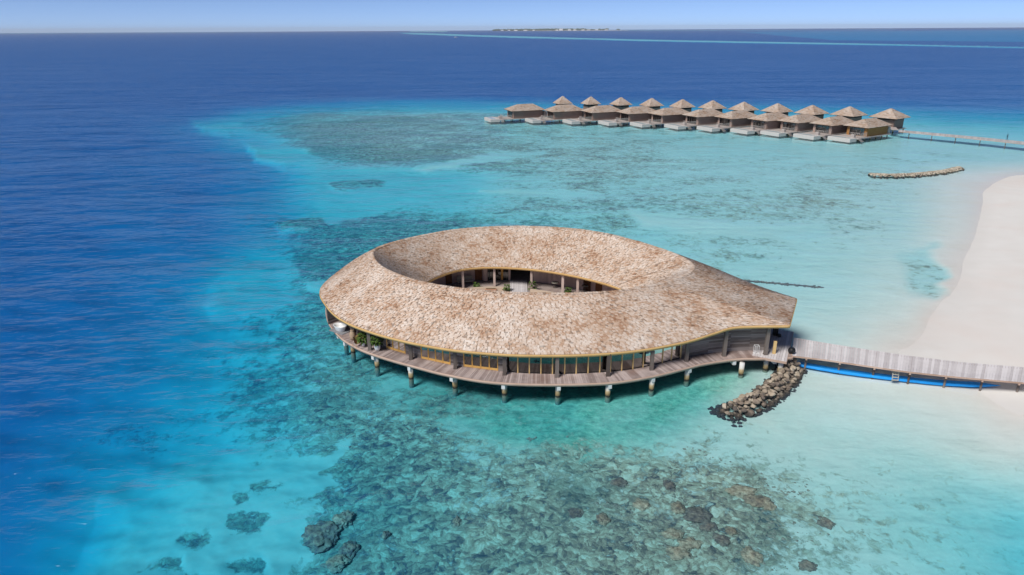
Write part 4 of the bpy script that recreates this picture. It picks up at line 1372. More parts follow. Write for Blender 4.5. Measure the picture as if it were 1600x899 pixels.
# ------------------------------------------------------------------ jetty
def jetty(name, far_px, near_px, z, label, mat, nplanks, stuff, pile_every, rail=False):
    t = empty(name, (0, 0, 0), 0, label, "jetty")
    def curve(pts, zz):
        P = np.array([G(*p, zz) for p in pts]); d = np.concatenate([[0], np.cumsum(np.linalg.norm(np.diff(P, axis=0), axis=1))]); s = np.linspace(0, d[-1], nplanks + 1)
        # smooth interpolation
        co = [np.interp(s, d, P[:, i]) for i in (0, 1)]
        A = np.stack(co, -1)
        for _ in range(12): A[1:-1] = (A[:-2] + A[1:-1] + A[2:]) / 3
        return A
    A = curve(far_px, z); B = curve(near_px, z)
    joined = MB()
    for i_ in range(nplanks):
        g = 0.04
        a0 = A[i_] * (1 - g) + A[i_ + 1] * g; a1 = A[i_] * g + A[i_ + 1] * (1 - g)
        b0 = B[i_] * (1 - g) + B[i_ + 1] * g; b1 = B[i_] * g + B[i_ + 1] * (1 - g)
        jz = random.uniform(-.006, .006)
        pm = plank_mesh([tuple(b0), tuple(b1), tuple(a1), tuple(a0)], z + jz, 0.06, mat)
        if stuff: joined.add(pm.v, pm.f)
        else: pm.build("jetty_plank", mat, t)
    if stuff:
        o_ = joined.build("jetty_planks", mat, t); o_['kind'] = 'stuff'
    for arr, nm in ((A, "side_beam"), (B, "side_beam")):
        mb = MB(); st_ = max(1, nplanks // 24)
        ks_ = list(range(0, nplanks + 1, st_))
        for k0, k1 in zip(ks_, ks_[1:]): mb.bar((*arr[k0], z - 0.15), (*arr[k1], z - 0.15), 0.10, 0.15)
        mb.build(nm, M_RIM, t)
    for k in range(pile_every // 2, nplanks, pile_every):
        for arr, oth in ((A, B), (B, A)):
            d_ = (oth[k] - arr[k]) / np.linalg.norm(oth[k] - arr[k]) * 0.25
            mb = MB(); mb.lathe([(0.11, -2.2), (0.11, z - 0.26)], 8, (arr[k][0] + d_[0] * 3, arr[k][1] + d_[1] * 3, 0)); mb.build("pile", M_POST, t, True)
        mb = MB(); mb.bar((*A[k], z - 0.34), (*B[k], z - 0.34), 0.18, 0.16); mb.build("cross_beam", M_RIM, t)
    return t, A, B


jetty("arrival_jetty", [(1240, 527.5), (1290, 536), (1350, 545.5), (1420, 556), (1500, 566), (1600, 574), (1760, 584)],
      [(1237, 555), (1290, 561), (1350, 570), (1420, 580), (1500, 588.5), (1600, 597), (1760, 611)], DZ - 0.05,
      "pale grey timber jetty curving from the spa platform to the beach", M_JETTY, 120, False, 13)

# long blue float beside the jetty
fp = [np.array(G(a_, b_, 0.12)) for a_, b_ in ((1229, 566.5), (1262, 572.5), (1300, 579.5), (1350, 586.5), (1400, 592.5), (1450, 598), (1500, 602.5), (1540, 605.3), (1562, 606.8))]
bl = empty("blue_float", (0, 0, 0), 0, "long bright blue tapering float lying along the near side of the jetty", "float")
fp = np.array(fp); s = np.concatenate([[0], np.cumsum(np.linalg.norm(np.diff(fp, axis=0), axis=1))]); ss = np.linspace(0, s[-1], 40)
path = np.stack([np.interp(ss, s, fp[:, 0]), np.interp(ss, s, fp[:, 1])], -1)
for _ in range(4): path[1:-1] = (path[:-2] + path[1:-1] + path[2:]) / 3
zf = np.interp(np.arange(40), [0, 28, 39], [0.20, 0.22, 0.42])
for half in range(5):
    mb = MB(); k0 = half * 8; k1 = min(39, k0 + 8)
    vs = []; 
    for k in range(k0, k1 + 1):
        tn = path[min(k + 1, 39)] - path[max(k - 1, 0)]; tn = tn / np.linalg.norm(tn); nn = np.array([-tn[1], tn[0]])
        w = 0.42 * min(1.0, (39 - k) / 5 + 0.06); end = 0.94 if k in (k0, k1) and 0 < k < 39 else 1.0
        for a_, b_ in ((-1, -0.10), (-1, 0.03), (-0.85, 0.16), (0.85, 0.16), (1, 0.03), (1, -0.10)):
            vs.append((path[k][0] + nn[0] * w * a_ * end, path[k][1] + nn[1] * w * a_ * end, zf[k] + b_ * end * min(1, w / 0.3)))
    fs = []
    for k in range(k1 - k0):
        for i_ in range(6): fs.append((k * 6 + i_, k * 6 + (i_ + 1) % 6, (k + 1) * 6 + (i_ + 1) % 6, (k + 1) * 6 + i_))
    fs.append(tuple(range(5, -1, -1))); fs.append(tuple((k1 - k0) * 6 + i_ for i_ in range(6)))
    mb.add(vs, fs); mb.build("float_section", M_BLUE, bl)
# ladder from jetty to the water
x, y = G(1398, 584, 1.0); lad = empty("jetty_ladder", (x, y - 0.3, 0), -0.15, "short white steps hanging from the jetty above the blue float", "ladder")
mb = MB(); mb.bar((-.3, 0, 0.3), (-.3, 0.25, 1.6), 0.06); mb.bar((.3, 0, .3), (.3, .25, 1.6), 0.06); mb.build("rail", M_CUSHION, lad)
for k in range(4):
    mb = MB(); mb.box((0, 0.05 * k, 0.4 + 0.3 * k), (0.6, 0.18, 0.05)); mb.build("tread", M_CUSHION, lad)


# ------------------------------------------------------------------ boulders
def rock_meshes(n, mat, subdiv=1):
    out = []
    for k in range(n):
        import bmesh
        bm = bmesh.new(); bmesh.ops.create_icosphere(bm, subdivisions=subdiv, radius=1.0)
        for v_ in bm.verts:
            q = mnoise.noise_vector(v_.co * 1.1 + Vector((k * 7.1, 0, 0))) * 0.38
            v_.co += q; v_.co.z *= 0.75
        # flatten a couple of facets
        for _ in range(7):
            d = Vector((random.gauss(0, 1), random.gauss(0, 1), random.gauss(0, 1))).normalized(); lim = random.uniform(0.5, 0.75)
            for v_ in bm.verts:
                e_ = v_.co.dot(d)
                if e_ > lim: v_.co -= d * (e_ - lim)
        me = bpy.data.meshes.new("rock"); bm.to_mesh(me); bm.free(); me.materials.append(mat); out.append(me)
    return out


RM = rock_meshes(9, M_ROCK, 2)
bw = empty("boulder_breakwater", (*G(1190, 600, 0), 0), 0, "curved boulder breakwater running out from under the spa platform", "breakwater")
bx0, by0 = bw.location.x, bw.location.y
cl = np.array([G(1133, 643, 0.3), G(1160, 632, .4), G(1188, 617, .5), G(1212, 601, .5), G(1229, 584, .5), G(1240, 568, .4)])
s = np.concatenate([[0], np.cumsum(np.linalg.norm(np.diff(cl, axis=0), axis=1))])
cnt = 0
cands = []
for _ in range(5000):
    t = random.uniform(0, s[-1]); w = random.uniform(-1, 1)
    p = np.array([np.interp(t, s, cl[:, 0]), np.interp(t, s, cl[:, 1])])
    p2 = np.array([np.interp(min(t + .5, s[-1]), s, cl[:, 0]), np.interp(min(t + .5, s[-1]), s, cl[:, 1])]); p1 = np.array([np.interp(max(t - .5, 0), s, cl[:, 0]), np.interp(max(t - .5, 0), s, cl[:, 1])])
    tn = (p2 - p1) / np.linalg.norm(p2 - p1); nn = np.array([-tn[1], tn[0]])
    endt = min(1.0, (t + 0.9) / 2.0)
    q = p + nn * w * 1.28 * endt
    r = random.uniform(0.20, 0.42) * (1.1 if abs(w) > .6 else 1.0)
    if all((q[0] - c_[0]) ** 2 + (q[1] - c_[1]) ** 2 > (0.80 * (r + c_[2])) ** 2 for c_ in cands):
        zc_ = (1 - abs(w) ** 1.6) * 1.05 * endt - 0.10 if endt > .8 else (1 - abs(w) ** 1.8) * 0.4 - 0.15
        cands.append((q[0], q[1], r, zc_))
    if len(cands) >= 285: break
for (x, y, r, z_) in cands:
    o = link("rock", RM[random.randrange(9)], bw)
    o.location = (x - bx0, y - by0, z_ - 0.1 + random.uniform(-.06, .08))
    o.scale = (r * random.uniform(.95, 1.35), r * random.uniform(.9, 1.15), r * random.uniform(.85, 1.1)); o.rotation_euler = (random.uniform(-.4, .4), random.uniform(-.4, .4), random.uniform(0, 6.3))
# core of small stones and sunken toe
core = MB()
def add_rock(mb_, me, x, y, z, r, rz):
    vs = [(x + (v_.co.x * math.cos(rz) - v_.co.y * math.sin(rz)) * r, y + (v_.co.x * math.sin(rz) + v_.co.y * math.cos(rz)) * r, z + v_.co.z * r * .8) for v_ in me.vertices]
    mb_.add(vs, [tuple(p_.vertices) for p_ in me.polygons])


RL = rock_meshes(6, M_ROCKI, 1)
for _ in range(420):
    t = random.uniform(-0.4, s[-1]); tc = max(t, 0)
    p = np.array([np.interp(tc, s, cl[:, 0]), np.interp(tc, s, cl[:, 1])])
    p2 = np.array([np.interp(min(tc + .5, s[-1]), s, cl[:, 0]), np.interp(min(tc + .5, s[-1]), s, cl[:, 1])]); tn = p2 - p
    if np.linalg.norm(tn) < 1e-3: continue
    tn /= np.linalg.norm(tn); nn = np.array([-tn[1], tn[0]])
    w = random.uniform(-1, 1); q = p + nn * w * 2.05 + tn * min(t, 0)
    z_ = (1 - min(1, abs(w) * 1.15) ** 1.6) * 0.7 * min(1, (tc + .6) / 2) - 0.48
    add_rock(core, RL[random.randrange(6)], q[0] - bx0, q[1] - by0, z_, random.uniform(0.22, 0.42), random.uniform(0, 6))
o = core.build("small_rocks", M_ROCKI, bw); o['kind'] = 'stuff'

# far breakwater
fb = empty("far_breakwater", (0, 0, 0), 0, "long low stone breakwater curving in front of the beach tip", "breakwater")
cl = np.array([G(1359, 273, 0.3), G(1390, 274.3, .3), G(1420, 273.5, .3), G(1450, 271, .3), G(1476, 268, .3), G(1499, 262.5, .3)])
s = np.concatenate([[0], np.cumsum(np.linalg.norm(np.diff(cl, axis=0), axis=1))])
mb = MB()
for _ in range(1500):
    t = random.uniform(0, s[-1]); w = random.gauss(0, 0.42); w = max(-1, min(1, w))
    p = np.array([np.interp(t, s, cl[:, 0]), np.interp(t, s, cl[:, 1])]); p2 = np.array([np.interp(t + .01, s, cl[:, 0]), np.interp(t + .01, s, cl[:, 1])])
    p1 = np.array([np.interp(t - .5, s, cl[:, 0]), np.interp(t - .5, s, cl[:, 1])]); tn = p2 - p1; tn /= np.linalg.norm(tn) + 1e-9; nn = np.array([-tn[1], tn[0]])
    q = p + nn * w * 1.5
    add_rock(mb, RL[random.randrange(6)], q[0], q[1], (1 - w * w) * 0.75 - 0.2, random.uniform(0.2, 0.42), random.uniform(0, 6))
o = mb.build("breakwater_rocks", M_ROCKI, fb); o['kind'] = 'stuff'

# sunken row of stones behind the roof tip
sb = empty("sunken_stone_row", (0, 0, 0), 0, "thin straight line of sunken dark stones in the pale lagoon beyond the roof tip", "stone row")
mb = MB(); a_ = np.array(G(1160, 435.5, -.1)); b_ = np.array(G(1284, 446.5, -.1))
for _ in range(300):
    t = random.random(); q = a_ + (b_ - a_) * t + np.array([random.gauss(0, .12), random.gauss(0, .16)])
    add_rock(mb, RL[random.randrange(6)], q[0], q[1], -0.40, random.uniform(0.12, 0.26), random.uniform(0, 6))
o = mb.build("sunken_rocks", M_CORALD, sb); o['kind'] = 'stuff'

# ------------------------------------------------------------------ coral heads
CORALS = [
 (503, 837, 30, 24, 't', "large round tan coral head left of the bottom centre"),
 (535, 812, 17, 12, 't', "pale tan coral head touching the large round one at its upper right"),
 (545, 858, 14, 12, 't', "small tan coral knob below the two big tan heads"),
 (526, 880, 20, 10, 't', "flat tan coral shelf near the bottom edge, left of centre"),
 (714, 815, 8, 7, 't', "lone small tan coral knob below the spa's left half"),
 (603, 835, 7, 5, 't', "tiny tan coral knob right of the big tan heads"),
 (1158, 766, 22, 8, 't', "wide brown coral cluster below the breakwater tip"),
 (1185, 781, 20, 9, 't', "lumpy brown coral head just right of the wide cluster"),
 (1060, 792, 10, 8, 't', "brown coral head left of the dark rubble patch"),
 (1090, 802, 20, 12, 'd', "broad dark coral patch among the reef heads"),
 (1108, 822, 12, 8, 'd', "dark coral head under the broad dark patch"),
 (1143, 829, 9, 6, 't', "small round tan coral near the right of the reef"),
 (1052, 833, 15, 7, 't', "long tan coral shelf in the lower reef"),
 (1080, 848, 16, 9, 't', "knobbly pale tan coral head in the lower reef"),
 (1060, 862, 20, 11, 't', "largest pale brown coral head of the lower reef"),
 (1127, 842, 12, 9, 'd', "dark round coral head right of the pale brown one"),
 (943, 810, 10, 8, 't', "reddish tan coral knob at the middle of the reef"),
 (1003, 787, 12, 8, 't', "brown coral head between sandy patches"),
 (967, 753, 12, 6, 'd', "small dark coral head in the pale green shallows"),
 (1047, 757, 8, 7, 'd', "dark coral knob below the green shallows"),
 (900, 800, 12, 7, 'd', "dark coral head at the left of the reef flat"),
 (1176, 868, 14, 12, 't', "brown coral head near the bottom right of the reef"),
 (1200, 787, 9, 8, 't', "small brown coral at the right end of the clusters"),
 (1290, 815, 11, 8, 'd', "dark coral clump in the sea-grass flat"),
 (1262, 883, 14, 8, 'd', "dark coral clump at the bottom edge, right of centre"),
]
import bmesh as _bm
for (px, py, rx, ry, kd, lab) in CORALS:
    dd = table(DT, np.array([px * 1.]), np.array([py * 1.]), np.arcsinh, np.sinh)[0]
    zb = -KZ * dd if kd == 'd' else max(-KZ * dd, -1.32)
    x, y = G(px, py, zb + 0.12)
    x1, _ = G(px + rx, py, zb); rr = abs(x1 - x)
    y1 = G(px, py - ry, zb)[1]; ryw = abs(y1 - y) * 0.85
    bm = _bm.new(); _bm.ops.create_icosphere(bm, subdivisions=5, radius=1.0)
    off = Vector((random.uniform(0, 50), random.uniform(0, 50), 0))
    for v_ in bm.verts:
        c0 = v_.co.copy()
        k = 1 + 0.42 * mnoise.noise(c0 * 1.4 + off) + 0.26 * mnoise.noise(c0 * 3.3 + off) + 0.16 * mnoise.noise(c0 * 8 + off)
        v_.co = Vector((c0.x * rr * k, c0.y * ryw * k, c0.z * min((0.20 + 0.30 * rr) if kd == 't' else (0.14 + 0.08 * rr), 0.34 * -zb) * (k ** 1.2)))
    me = bpy.data.meshes.new("coral_head"); bm.to_mesh(me); bm.free(); me.materials.append(M_CORAL if kd == 't' else M_CORALD)
    me.polygons.foreach_set('use_smooth', [True] * len(me.polygons))
    o = link("coral_head", me); o.location = (x, y, zb - 0.02); tag(o, lab, "coral", "coral heads on the reef")

# scattered small coral lumps (uncountable rubble)
mb = MB(); N = 0
Rc = rock_meshes(6, M_CORAL, 1)
for _ in range(16000):
    px = random.uniform(820, 1400); py = random.uniform(640, 899)
    c_ = table(CT, np.array([px]), np.array([py]))[0]
    x, y = G(px, py, -0.7)
    nz = mnoise.noise(Vector((x * 0.33, y * 0.33, 3.1))) + 0.5 * mnoise.noise(Vector((x * 1.1, y * 1.1, 7.1)))
    if c_ < 0.38 or nz < 0.62 - c_ * 0.85: continue
    if random.random() > 0.5: continue
    dd = table(DT, np.array([px]), np.array([py]), np.arcsinh, np.sinh)[0]
    add_rock(mb, Rc[random.randrange(6)], x, y, -KZ * dd - 0.06, random.uniform(0.06, 0.18) * (1.4 if random.random() < .15 else 1), random.uniform(0, 6)); N += 1
    if N > 5000: break
print("rubble", N)
o = mb.build("coral_rubble", mat_coral("coral_rubble", [(0.3, (0.18, 0.14, 0.11)), (0.5, (0.36, 0.28, 0.21)), (0.7, (0.56, 0.48, 0.38))]))
tag(o, "small broken coral lumps strewn over the reef flat", "coral rubble", kind='stuff')


# ------------------------------------------------------------------ water villas
def hip_roof(mb, x0, x1, y0, y1, z0, z1, rx0, rx1, ncourse=16, wsh=0.7):
    """hip roof in stepped shingle courses"""
    cy = (y0 + y1) / 2
    for k in range(ncourse):
        t0 = k / ncourse; t1 = (k + 1.25) / ncourse
        t1 = min(t1, 1.0)
        def rect(t):
            return (x0 + (rx0 - x0) * t, x1 + (rx1 - x1) * t, y0 + (cy - y0) * t, y1 + (cy - y1) * t, z0 + (z1 - z0) * t)
        a = rect(t0); b = rect(t1); lift = 0.09
        ca = [(a[0], a[2]), (a[1], a[2]), (a[1], a[3]), (a[0], a[3])]; cb = [(b[0], b[2]), (b[1], b[2]), (b[1], b[3]), (b[0], b[3])]
        for e in range(4):
            f_ = (e + 1) % 4
            L_ = math.dist(ca[e], ca[f_]); n = max(1, int(L_ / wsh))
            for j in range(n):
                u0, u1 = j / n, (j + 1) / n
                li = lambda c_, u: (c_[e][0] + (c_[f_][0] - c_[e][0]) * u, c_[e][1] + (c_[f_][1] - c_[e][1]) * u)
                A0, A1, B0, B1 = li(ca, u0), li(ca, u1), li(cb, u0), li(cb, u1)
                lf = lift + random.uniform(-.02, .03)
                mb.add([(*A0, a[4] + lf - 0.08), (*A1, a[4] + lf - 0.08), (*A1, a[4] + lf), (*A0, a[4] + lf), (*B1, b[4]), (*B0, b[4])], [(0, 1, 2, 3), (3, 2, 4, 5)])


def make_villa(label):
    t = empty("water_villa", (0, 0, 0), 0, label, "villa", "water villas in a row over the lagoon")
    # local x runs from the pool end to the rear, y away from the camera side
    mb = MB(); mb.box((4.6, 4.2, 1.05), (21.6, 9.4, 0.26)); mb.build("deck", M_VDECK, t)
    for ix in range(6):
        for iy in range(2):
            mb = MB(); mb.lathe([(0.2, -2.5), (0.2, 0.95)], 8, (-4.6 + ix * 3.7, 0.2 + iy * 8, 0)); mb.build("pile", M_PILE, t, True)
    b = MB(); b.box((6.9, 4.1, 2.65), (13.4, 7.6, 2.95)); body = b.build("wall", M_VWALL, t)
    g = MB()
    for k in range(13): g.box((6.9, 0.27, 1.35 + k * 0.22), (13.3, 0.06, 0.19))
    g.build("wall_boards", M_VWALL, body)
    mb = MB(); mb.box((0.16, 4.1, 2.55), (0.06, 5.6, 2.4)); w = mb.build("window", M_GLASS, t)
    mb = MB()
    for k in range(5): mb.box((0.12, 1.4 + k * 1.35, 2.55), (0.09, 0.12, 2.5))
    mb.box((0.12, 4.1, 3.78), (0.09, 5.6, 0.12)); mb.build("window_frame", M_POST, w)
    mb = MB(); hip_roof(mb, -1.0, 14.6, -0.9, 9.1, 4.15, 6.35, 3.6, 10.4); rf = mb.build("roof", M_VSHINGLE, t)
    mb = MB(); mb.box((6.8, 4.1, 4.08), (15.3, 9.7, 0.12)); mb.build("soffit", M_SOFFIT, rf)
    # railing at the side of the sun deck
    mb = MB()
    for k in range(7): mb.box((-4.6 + k * 0.62, -0.35, 1.9), (0.10, 0.10, 1.5))
    mb.box((-2.7, -0.35, 2.65), (3.9, 0.12, 0.10))
    for k in range(6): mb.box((-4.6, 0.3 + k * 0.6, 1.9), (0.10, 0.10, 1.5))
    mb.box((-4.6, 1.8, 2.65), (0.12, 3.6, 0.10))
    mb.build("railing", M_VDECK, t)
    # pool block
    mb = MB(); mb.lathe([(0.5, 0), (0.5, 1)], 4) if False else None
    mb.box((-8.0, 4.4, 0.68), (4.2, 8.6, 1.15)); mb.box((-8.0, 4.4, 1.30), (4.2, 8.6, 0.10), taper=0.97)
    pb = mb.build("pool", M_VPOOL, t)
    bev = pb.modifiers.new("bevel", 'BEVEL'); bev.width = 0.18; bev.segments = 2
    mb = MB(); mb.box((-8.3, 4.4, 1.33), (2.2, 6.6, 0.06)); mb.build("pool_water", M_POOLWATER, pb)
    # steps down to the water and shower wall
    for k in range(4):
        mb = MB(); mb.box((-5.2 + 0.0 * k, -0.6 - 0.35 * k, 0.95 - 0.24 * k), (1.4, 0.4, 0.1)); mb.build("step", M_VDECK, t)
    mb = MB(); mb.box((-5.3, 2.0, 1.7), (0.9, 1.2, 1.1)); mb.build("bench", M_VDECK, t)
    mb = MB()
    mb.box((14.9, 1.6, 2.3), (1.4, 2.6, 2.3)); mb.build("rear_screen", M_VDECK, t)
    return t


vc = [(799.5, 174.4), (864, 175.6), (925, 177), (983, 178.8), (1035, 181), (1091, 183.6), (1144, 186.6), (1199, 190.0), (1248, 193), (1302, 197.2), (1358, 200.8)]
vlabels = ["leftmost water villa, orange-brown roof, no other villa on its left",
           "second water villa from the left end of the row", "third water villa from the left, with a greyish roof",
           "fourth water villa from the left end of the row", "fifth water villa from the left end of the row",
           "middle water villa of the row, five villas on either side", "fifth water villa from the right end of the row",
           "fourth water villa from the right end of the row", "third water villa from the right, reddish patch on its roof",
           "second water villa from the right end of the row", "rightmost and nearest water villa with golden timber side wall"]
v0 = make_villa(vlabels[0])
villas = []
for i_, (px, py) in enumerate(vc):
    v = v0 if i_ == 0 else copy_tree(v0)
    x, y = G(px, py, 4.15)
    ang = math.radians(20 + i_ * 1.35)
    # the near eave corner sits at local (-1, -0.9)
    ca, sa = math.cos(ang), math.sin(ang)
    sc_ = 0.92 if i_ else 0.95
    v.location = (x + (1.0 * ca - 0.9 * sa) * sc_, y + (1.0 * sa + 0.9 * ca) * sc_, 0)
    v.rotation_euler = (0, 0, ang); v.scale = (sc_, sc_, 1.0)
    v['label'] = vlabels[i_]; villas.append(v)
for ch in villas[-1].children:
    if ch.name.startswith("wall"):
        ch.data = ch.data.copy(); ch.data.materials[0] = M_VWALLG; ch['label'] = "golden timber wall"
        for c2 in ch.children: c2.data = c2.data.copy(); c2.data.materials[0] = M_VWALLG


def make_hut(label):
    t = empty("entrance_hut", (0, 0, 0), 0, label, "hut", "pyramid-roofed huts behind the villas")
    mb = MB(); mb.box((0, 0, 1.05), (7.0, 7.0, 0.26)); mb.build("deck", M_VDECK, t)
    mb = MB(); mb.box((0, 0, 2.75), (5.6, 5.6, 3.1)); mb.build("wall", M_VWALL, t)
    mb = MB(); mb.box((0.6, -2.82, 4.45), (4.0, 0.08, 0.5)); mb.box((-2.82, 0.3, 4.45), (0.08, 3.6, 0.5)); mb.build("window", M_BLACK, t)
    mb = MB(); hip_roof(mb, -4, 4, -4, 4, 4.9, 7.9, -0.15, 0.15, 14, 0.7); rf = mb.build("roof", M_VSHINGLE, t)
    mb = MB(); mb.box((0, 0, 4.84), (7.8, 7.8, 0.1)); mb.build("soffit", M_SOFFIT, rf)
    for sx_ in (-1, 1):
        for sy_ in (-1, 1):
            mb = MB(); mb.lathe([(0.2, -2.5), (0.2, 0.95)], 8, (sx_ * 3, sy_ * 3, 0)); mb.build("pile", M_PILE, t, True)
    return t


hp = [(879, 161.5, 27), (923, 162.3, 28), (970, 163.5, 31), (1018, 165, 33), (1066, 167, 35), (1113, 169, 38), (1161.5, 171.5, 41), (1214, 174, 43), (1268, 177, 46), (1326, 179.5, 50), (1390, 183, 55)]
hl = ["leftmost pyramid-roofed hut behind the second villa", "second pyramid-roofed hut from the left", "third pyramid-roofed hut from the left", "fourth pyramid-roofed hut from the left",
      "fifth pyramid-roofed hut from the left", "middle pyramid-roofed hut of the row", "fifth pyramid-roofed hut from the right", "fourth pyramid-roofed hut from the right",
      "third pyramid-roofed hut from the right", "second pyramid-roofed hut from the right", "rightmost pyramid-roofed hut, next to the far walkway"]
h0 = make_hut(hl[0]); hloc = []
for i_, (px, py, wpx) in enumerate(hp):
    h = h0 if i_ == 0 else copy_tree(h0)
    x, y = G(px, py, 4.9); zc_ = y * math.cos(PITCH) + 30 * math.sin(PITCH)
    wm = 1.12 * wpx / FPX * zc_
    ang = math.radians(20 + i_ * 1.6)
    s_ = wm / (8 * (math.cos(ang) + math.sin(ang)))
    h.location = (x, y, 0); h.rotation_euler = (0, 0, ang); h.scale = (s_, s_, 1.0); h['label'] = hl[i_]; hloc.append((x, y))

# far walkway: from the beach side to behind the huts
t, A, B = jetty("far_walkway", [(1404, 203.0), (1440, 206.2), (1500, 211.5), (1550, 216.3), (1600, 221.5), (1700, 233)], [(1404, 205.6), (1440, 209), (1500, 214.8), (1550, 219.8), (1600, 225.3), (1700, 237)], 1.7,
      "long low timber walkway running from the villas to the right edge", M_JETTYI, 180, True, 24)
mb = MB(); C0 = [(hx + 3.5, hy + 6.5) for hx, hy in hloc]
for a_, b_ in zip(C0, C0[1:]): mb.bar((a_[0], a_[1], 1.85), (b_[0], b_[1], 1.85), 2.2, 0.2)
a_ = C0[-1]; b_ = G(1412, 204.5, 1.8); mb.bar((a_[0], a_[1], 1.85), (b_[0] - 2, b_[1] + 2, 1.85), 2.2, 0.2)
mb.build("villa_link_deck", M_VDECK, t)
# person on the walkway
px_, py_ = G(1573, 218.6, 1.9)
per = empty("person", (px_, py_, 1.9), 0.6, "person in dark clothes walking on the far walkway near the right edge", "person")
pm = bpy.data.meshes.new("body")
vs = [(0, 0, .95), (0, 0, 1.15), (0, 0, 1.38), (0, 0, 1.5), (0, 0, 1.64), (.09, 0, .9), (.11, .12, .5), (.10, .02, .06), (.10, .16, .03), (-.09, 0, .9), (-.10, -.10, .5), (-.10, -.30, .10), (-.10, -.18, .03),
      (.19, 0, 1.38), (.25, -.08, 1.1), (.24, .06, .86), (-.19, 0, 1.38), (-.25, .08, 1.1), (-.24, .2, .88)]
es = [(0, 1), (1, 2), (2, 3), (3, 4), (0, 5), (5, 6), (6, 7), (7, 8), (0, 9), (9, 10), (10, 11), (11, 12), (2, 13), (13, 14), (14, 15), (2, 16), (16, 17), (17, 18)]
pm.from_pydata(vs, es, []); pm.update()
po = link("body", pm, per)
sk = po.modifiers.new("skin", 'SKIN')
rad = [.14, .13, .15, .06, .11, .09, .07, .045, .04, .09, .07, .045, .04, .06, .045, .035, .06, .045, .035]
for v_, r_ in zip(pm.skin_vertices[0].data, rad): v_.radius = (r_, r_)
pm.skin_vertices[0].data[0].use_root = True
sub = po.modifiers.new("sub", 'SUBSURF'); sub.levels = 1; sub.render_levels = 1
pm.materials.append(M_CLOTH)
mb = MB(); mb.lathe([(0.03, 1.60), (0.12, 1.66), (0.125, 1.72), (0.06, 1.80)], 10, (0, 0.0, 0)); mb.build("hair", M_BLACK, per, True)

# ------------------------------------------------------------------ far island and boat
IX0, IY = G(772, 47.4, 0); IX1, _ = G(985, 47.4, 0)
IY = 13500.0
xa = (772 - 800) / FPX * (IY * math.cos(PITCH) + 35 * math.sin(PITCH)); xb = (985 - 800) / FPX * (IY * math.cos(PITCH) + 35 * math.sin(PITCH))
isl = MB(); n = 60
prof = [0.5 + 0.5 * mnoise.noise(Vector((k * 0.23, 0, 0))) for k in range(n)]
vs = []
for k in range(n):
    x = xa + (xb - xa) * k / (n - 1); taper = math.sin(math.pi * k / (n - 1)) ** 0.5
    vs += [(x, IY - 120 * taper - 2, -1.0), (x, IY, 6.0 * taper + 0.5), (x, IY + 160 * taper + 2, -1.0)]
fs = []
for k in range(n - 1):
    for j in range(2): fs.append((k * 3 + j, (k + 1) * 3 + j, (k + 1) * 3 + j + 1, k * 3 + j + 1))
isl.add(vs, fs)
o = isl.build("island", M_FARSAND); tag(o, "low pale sandy island far off on the horizon", kind='structure')
tm = MB()
for k in range(420):
    t_ = min(0.99, max(0.01, random.gauss(0.42, 0.17))); x = xa + (xb - xa) * t_
    r = random.uniform(14, 34); hgt = random.uniform(12, 30)
    for q in range(3):
        c = Vector((x + random.uniform(-20, 20), IY + random.uniform(-30, 90), 6 + hgt * random.uniform(.3, .7)))
        tm.lathe([(r * .3, -hgt * .5), (r, -hgt * .1), (r * .7, hgt * .3), (r * .1, hgt * .5)], 6, c)
o = tm.build("island_palms", M_TREES); tag(o, "distant dark belt of palms along the island", "palms", kind='stuff')
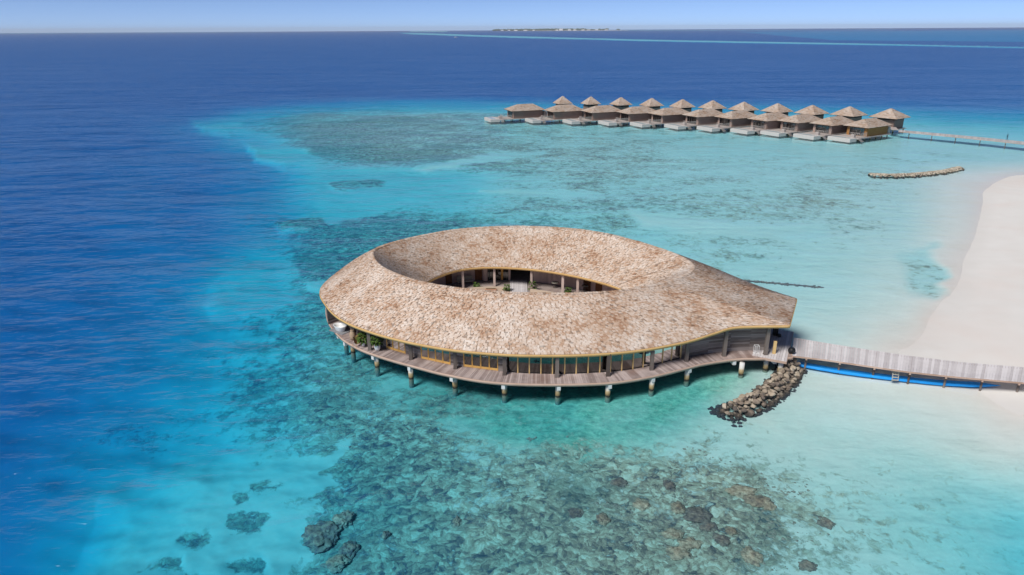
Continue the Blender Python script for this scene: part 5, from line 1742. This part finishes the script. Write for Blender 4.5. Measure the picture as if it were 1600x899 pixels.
for k, t_ in enumerate((0.07, 0.12, 0.17, 0.24, 0.30, 0.47, 0.50, 0.56, 0.60, 0.66, 0.70, 0.76, 0.83)):
    x = xa + (xb - xa) * t_
    hb = empty("island_building", (x, IY - 60, 4), 0, ["leftmost tiny white building on the far island", "second tiny white building from the left tip of the far island", "third tiny white building from the left tip of the far island", "fourth tiny white building from the left on the far island", "white building just left of the palms' middle on the far island", "low white building left of the tallest white block on the far island", "tallest white block in the middle of the far island", "low white building right beside the tallest block on the far island", "fifth tiny white building from the right tip of the far island", "fourth tiny white building from the right tip of the far island", "third tiny white building from the right tip of the far island", "second tiny white building from the right tip of the far island", "rightmost tiny white building on the far island"][k], "building", "white buildings on the far island")
    w_ = random.uniform(40, 80); hh = random.uniform(8, 14) if k != 6 else 26
    mb = MB(); mb.box((0, 0, hh / 2), (w_, 20, hh)); mb.build("wall", M_WHITE, hb)
    mb = MB(); mb.box((0, 0, hh + 2), (w_ * 1.05, 22, 4), taper=0.6); mb.build("roof", M_FARSAND, hb)

x, y = G(712, 59.0, 0); bt = empty("motorboat", (x, y, 0), 0.2, "tiny white motorboat at the left end of the far reef line", "boat")
mb = MB(); L_ = 14
hv = []
for k, (xx, w, zt) in enumerate(((-7, 1.8, 1.6), (-3, 2.2, 1.6), (2, 2.1, 1.8), (5.5, 1.3, 2.1), (7.5, 0.05, 2.5))):
    hv += [(xx, -w, zt), (xx, -w * .6, -.3), (xx, w * .6, -.3), (xx, w, zt)]
hf = []
for k in range(4):
    for j in range(3): hf.append((k * 4 + j, (k + 1) * 4 + j, (k + 1) * 4 + j + 1, k * 4 + j + 1))
    hf.append((k * 4 + 3, (k + 1) * 4 + 3, (k + 1) * 4, k * 4))
hf.append((0, 1, 2, 3)); mb.add(hv, hf); mb.build("hull", M_WHITE, bt)
mb = MB(); mb.box((-1, 0, 2.6), (5.5, 3.2, 2.0), taper=0.85); mb.build("cabin", M_WHITE, bt)
mb = MB(); mb.box((-1, 0, 2.8), (5.2, 3.3, 0.6)); mb.build("cabin_window", M_BLACK, bt)

# ------------------------------------------------------------------ haze
mb = MB(); mb.box((0, 11000, 47.5), (56000, 23800, 110)); hz = mb.build("haze", None)
hm = bpy.data.materials.new("sea_haze"); hm.use_nodes = True
hn = hm.node_tree.nodes; hn.remove(hn["Principled BSDF"])
pv = hn.new("ShaderNodeVolumePrincipled"); pv.inputs["Density"].default_value = 3.2e-5; pv.inputs["Color"].default_value = (0.90, 0.92, 1.0, 1)
hm.node_tree.links.new(pv.outputs[0], hn["Material Output"].inputs["Volume"])
hz.data.materials.append(hm); tag(hz, "thin pale sea haze", kind='stuff')
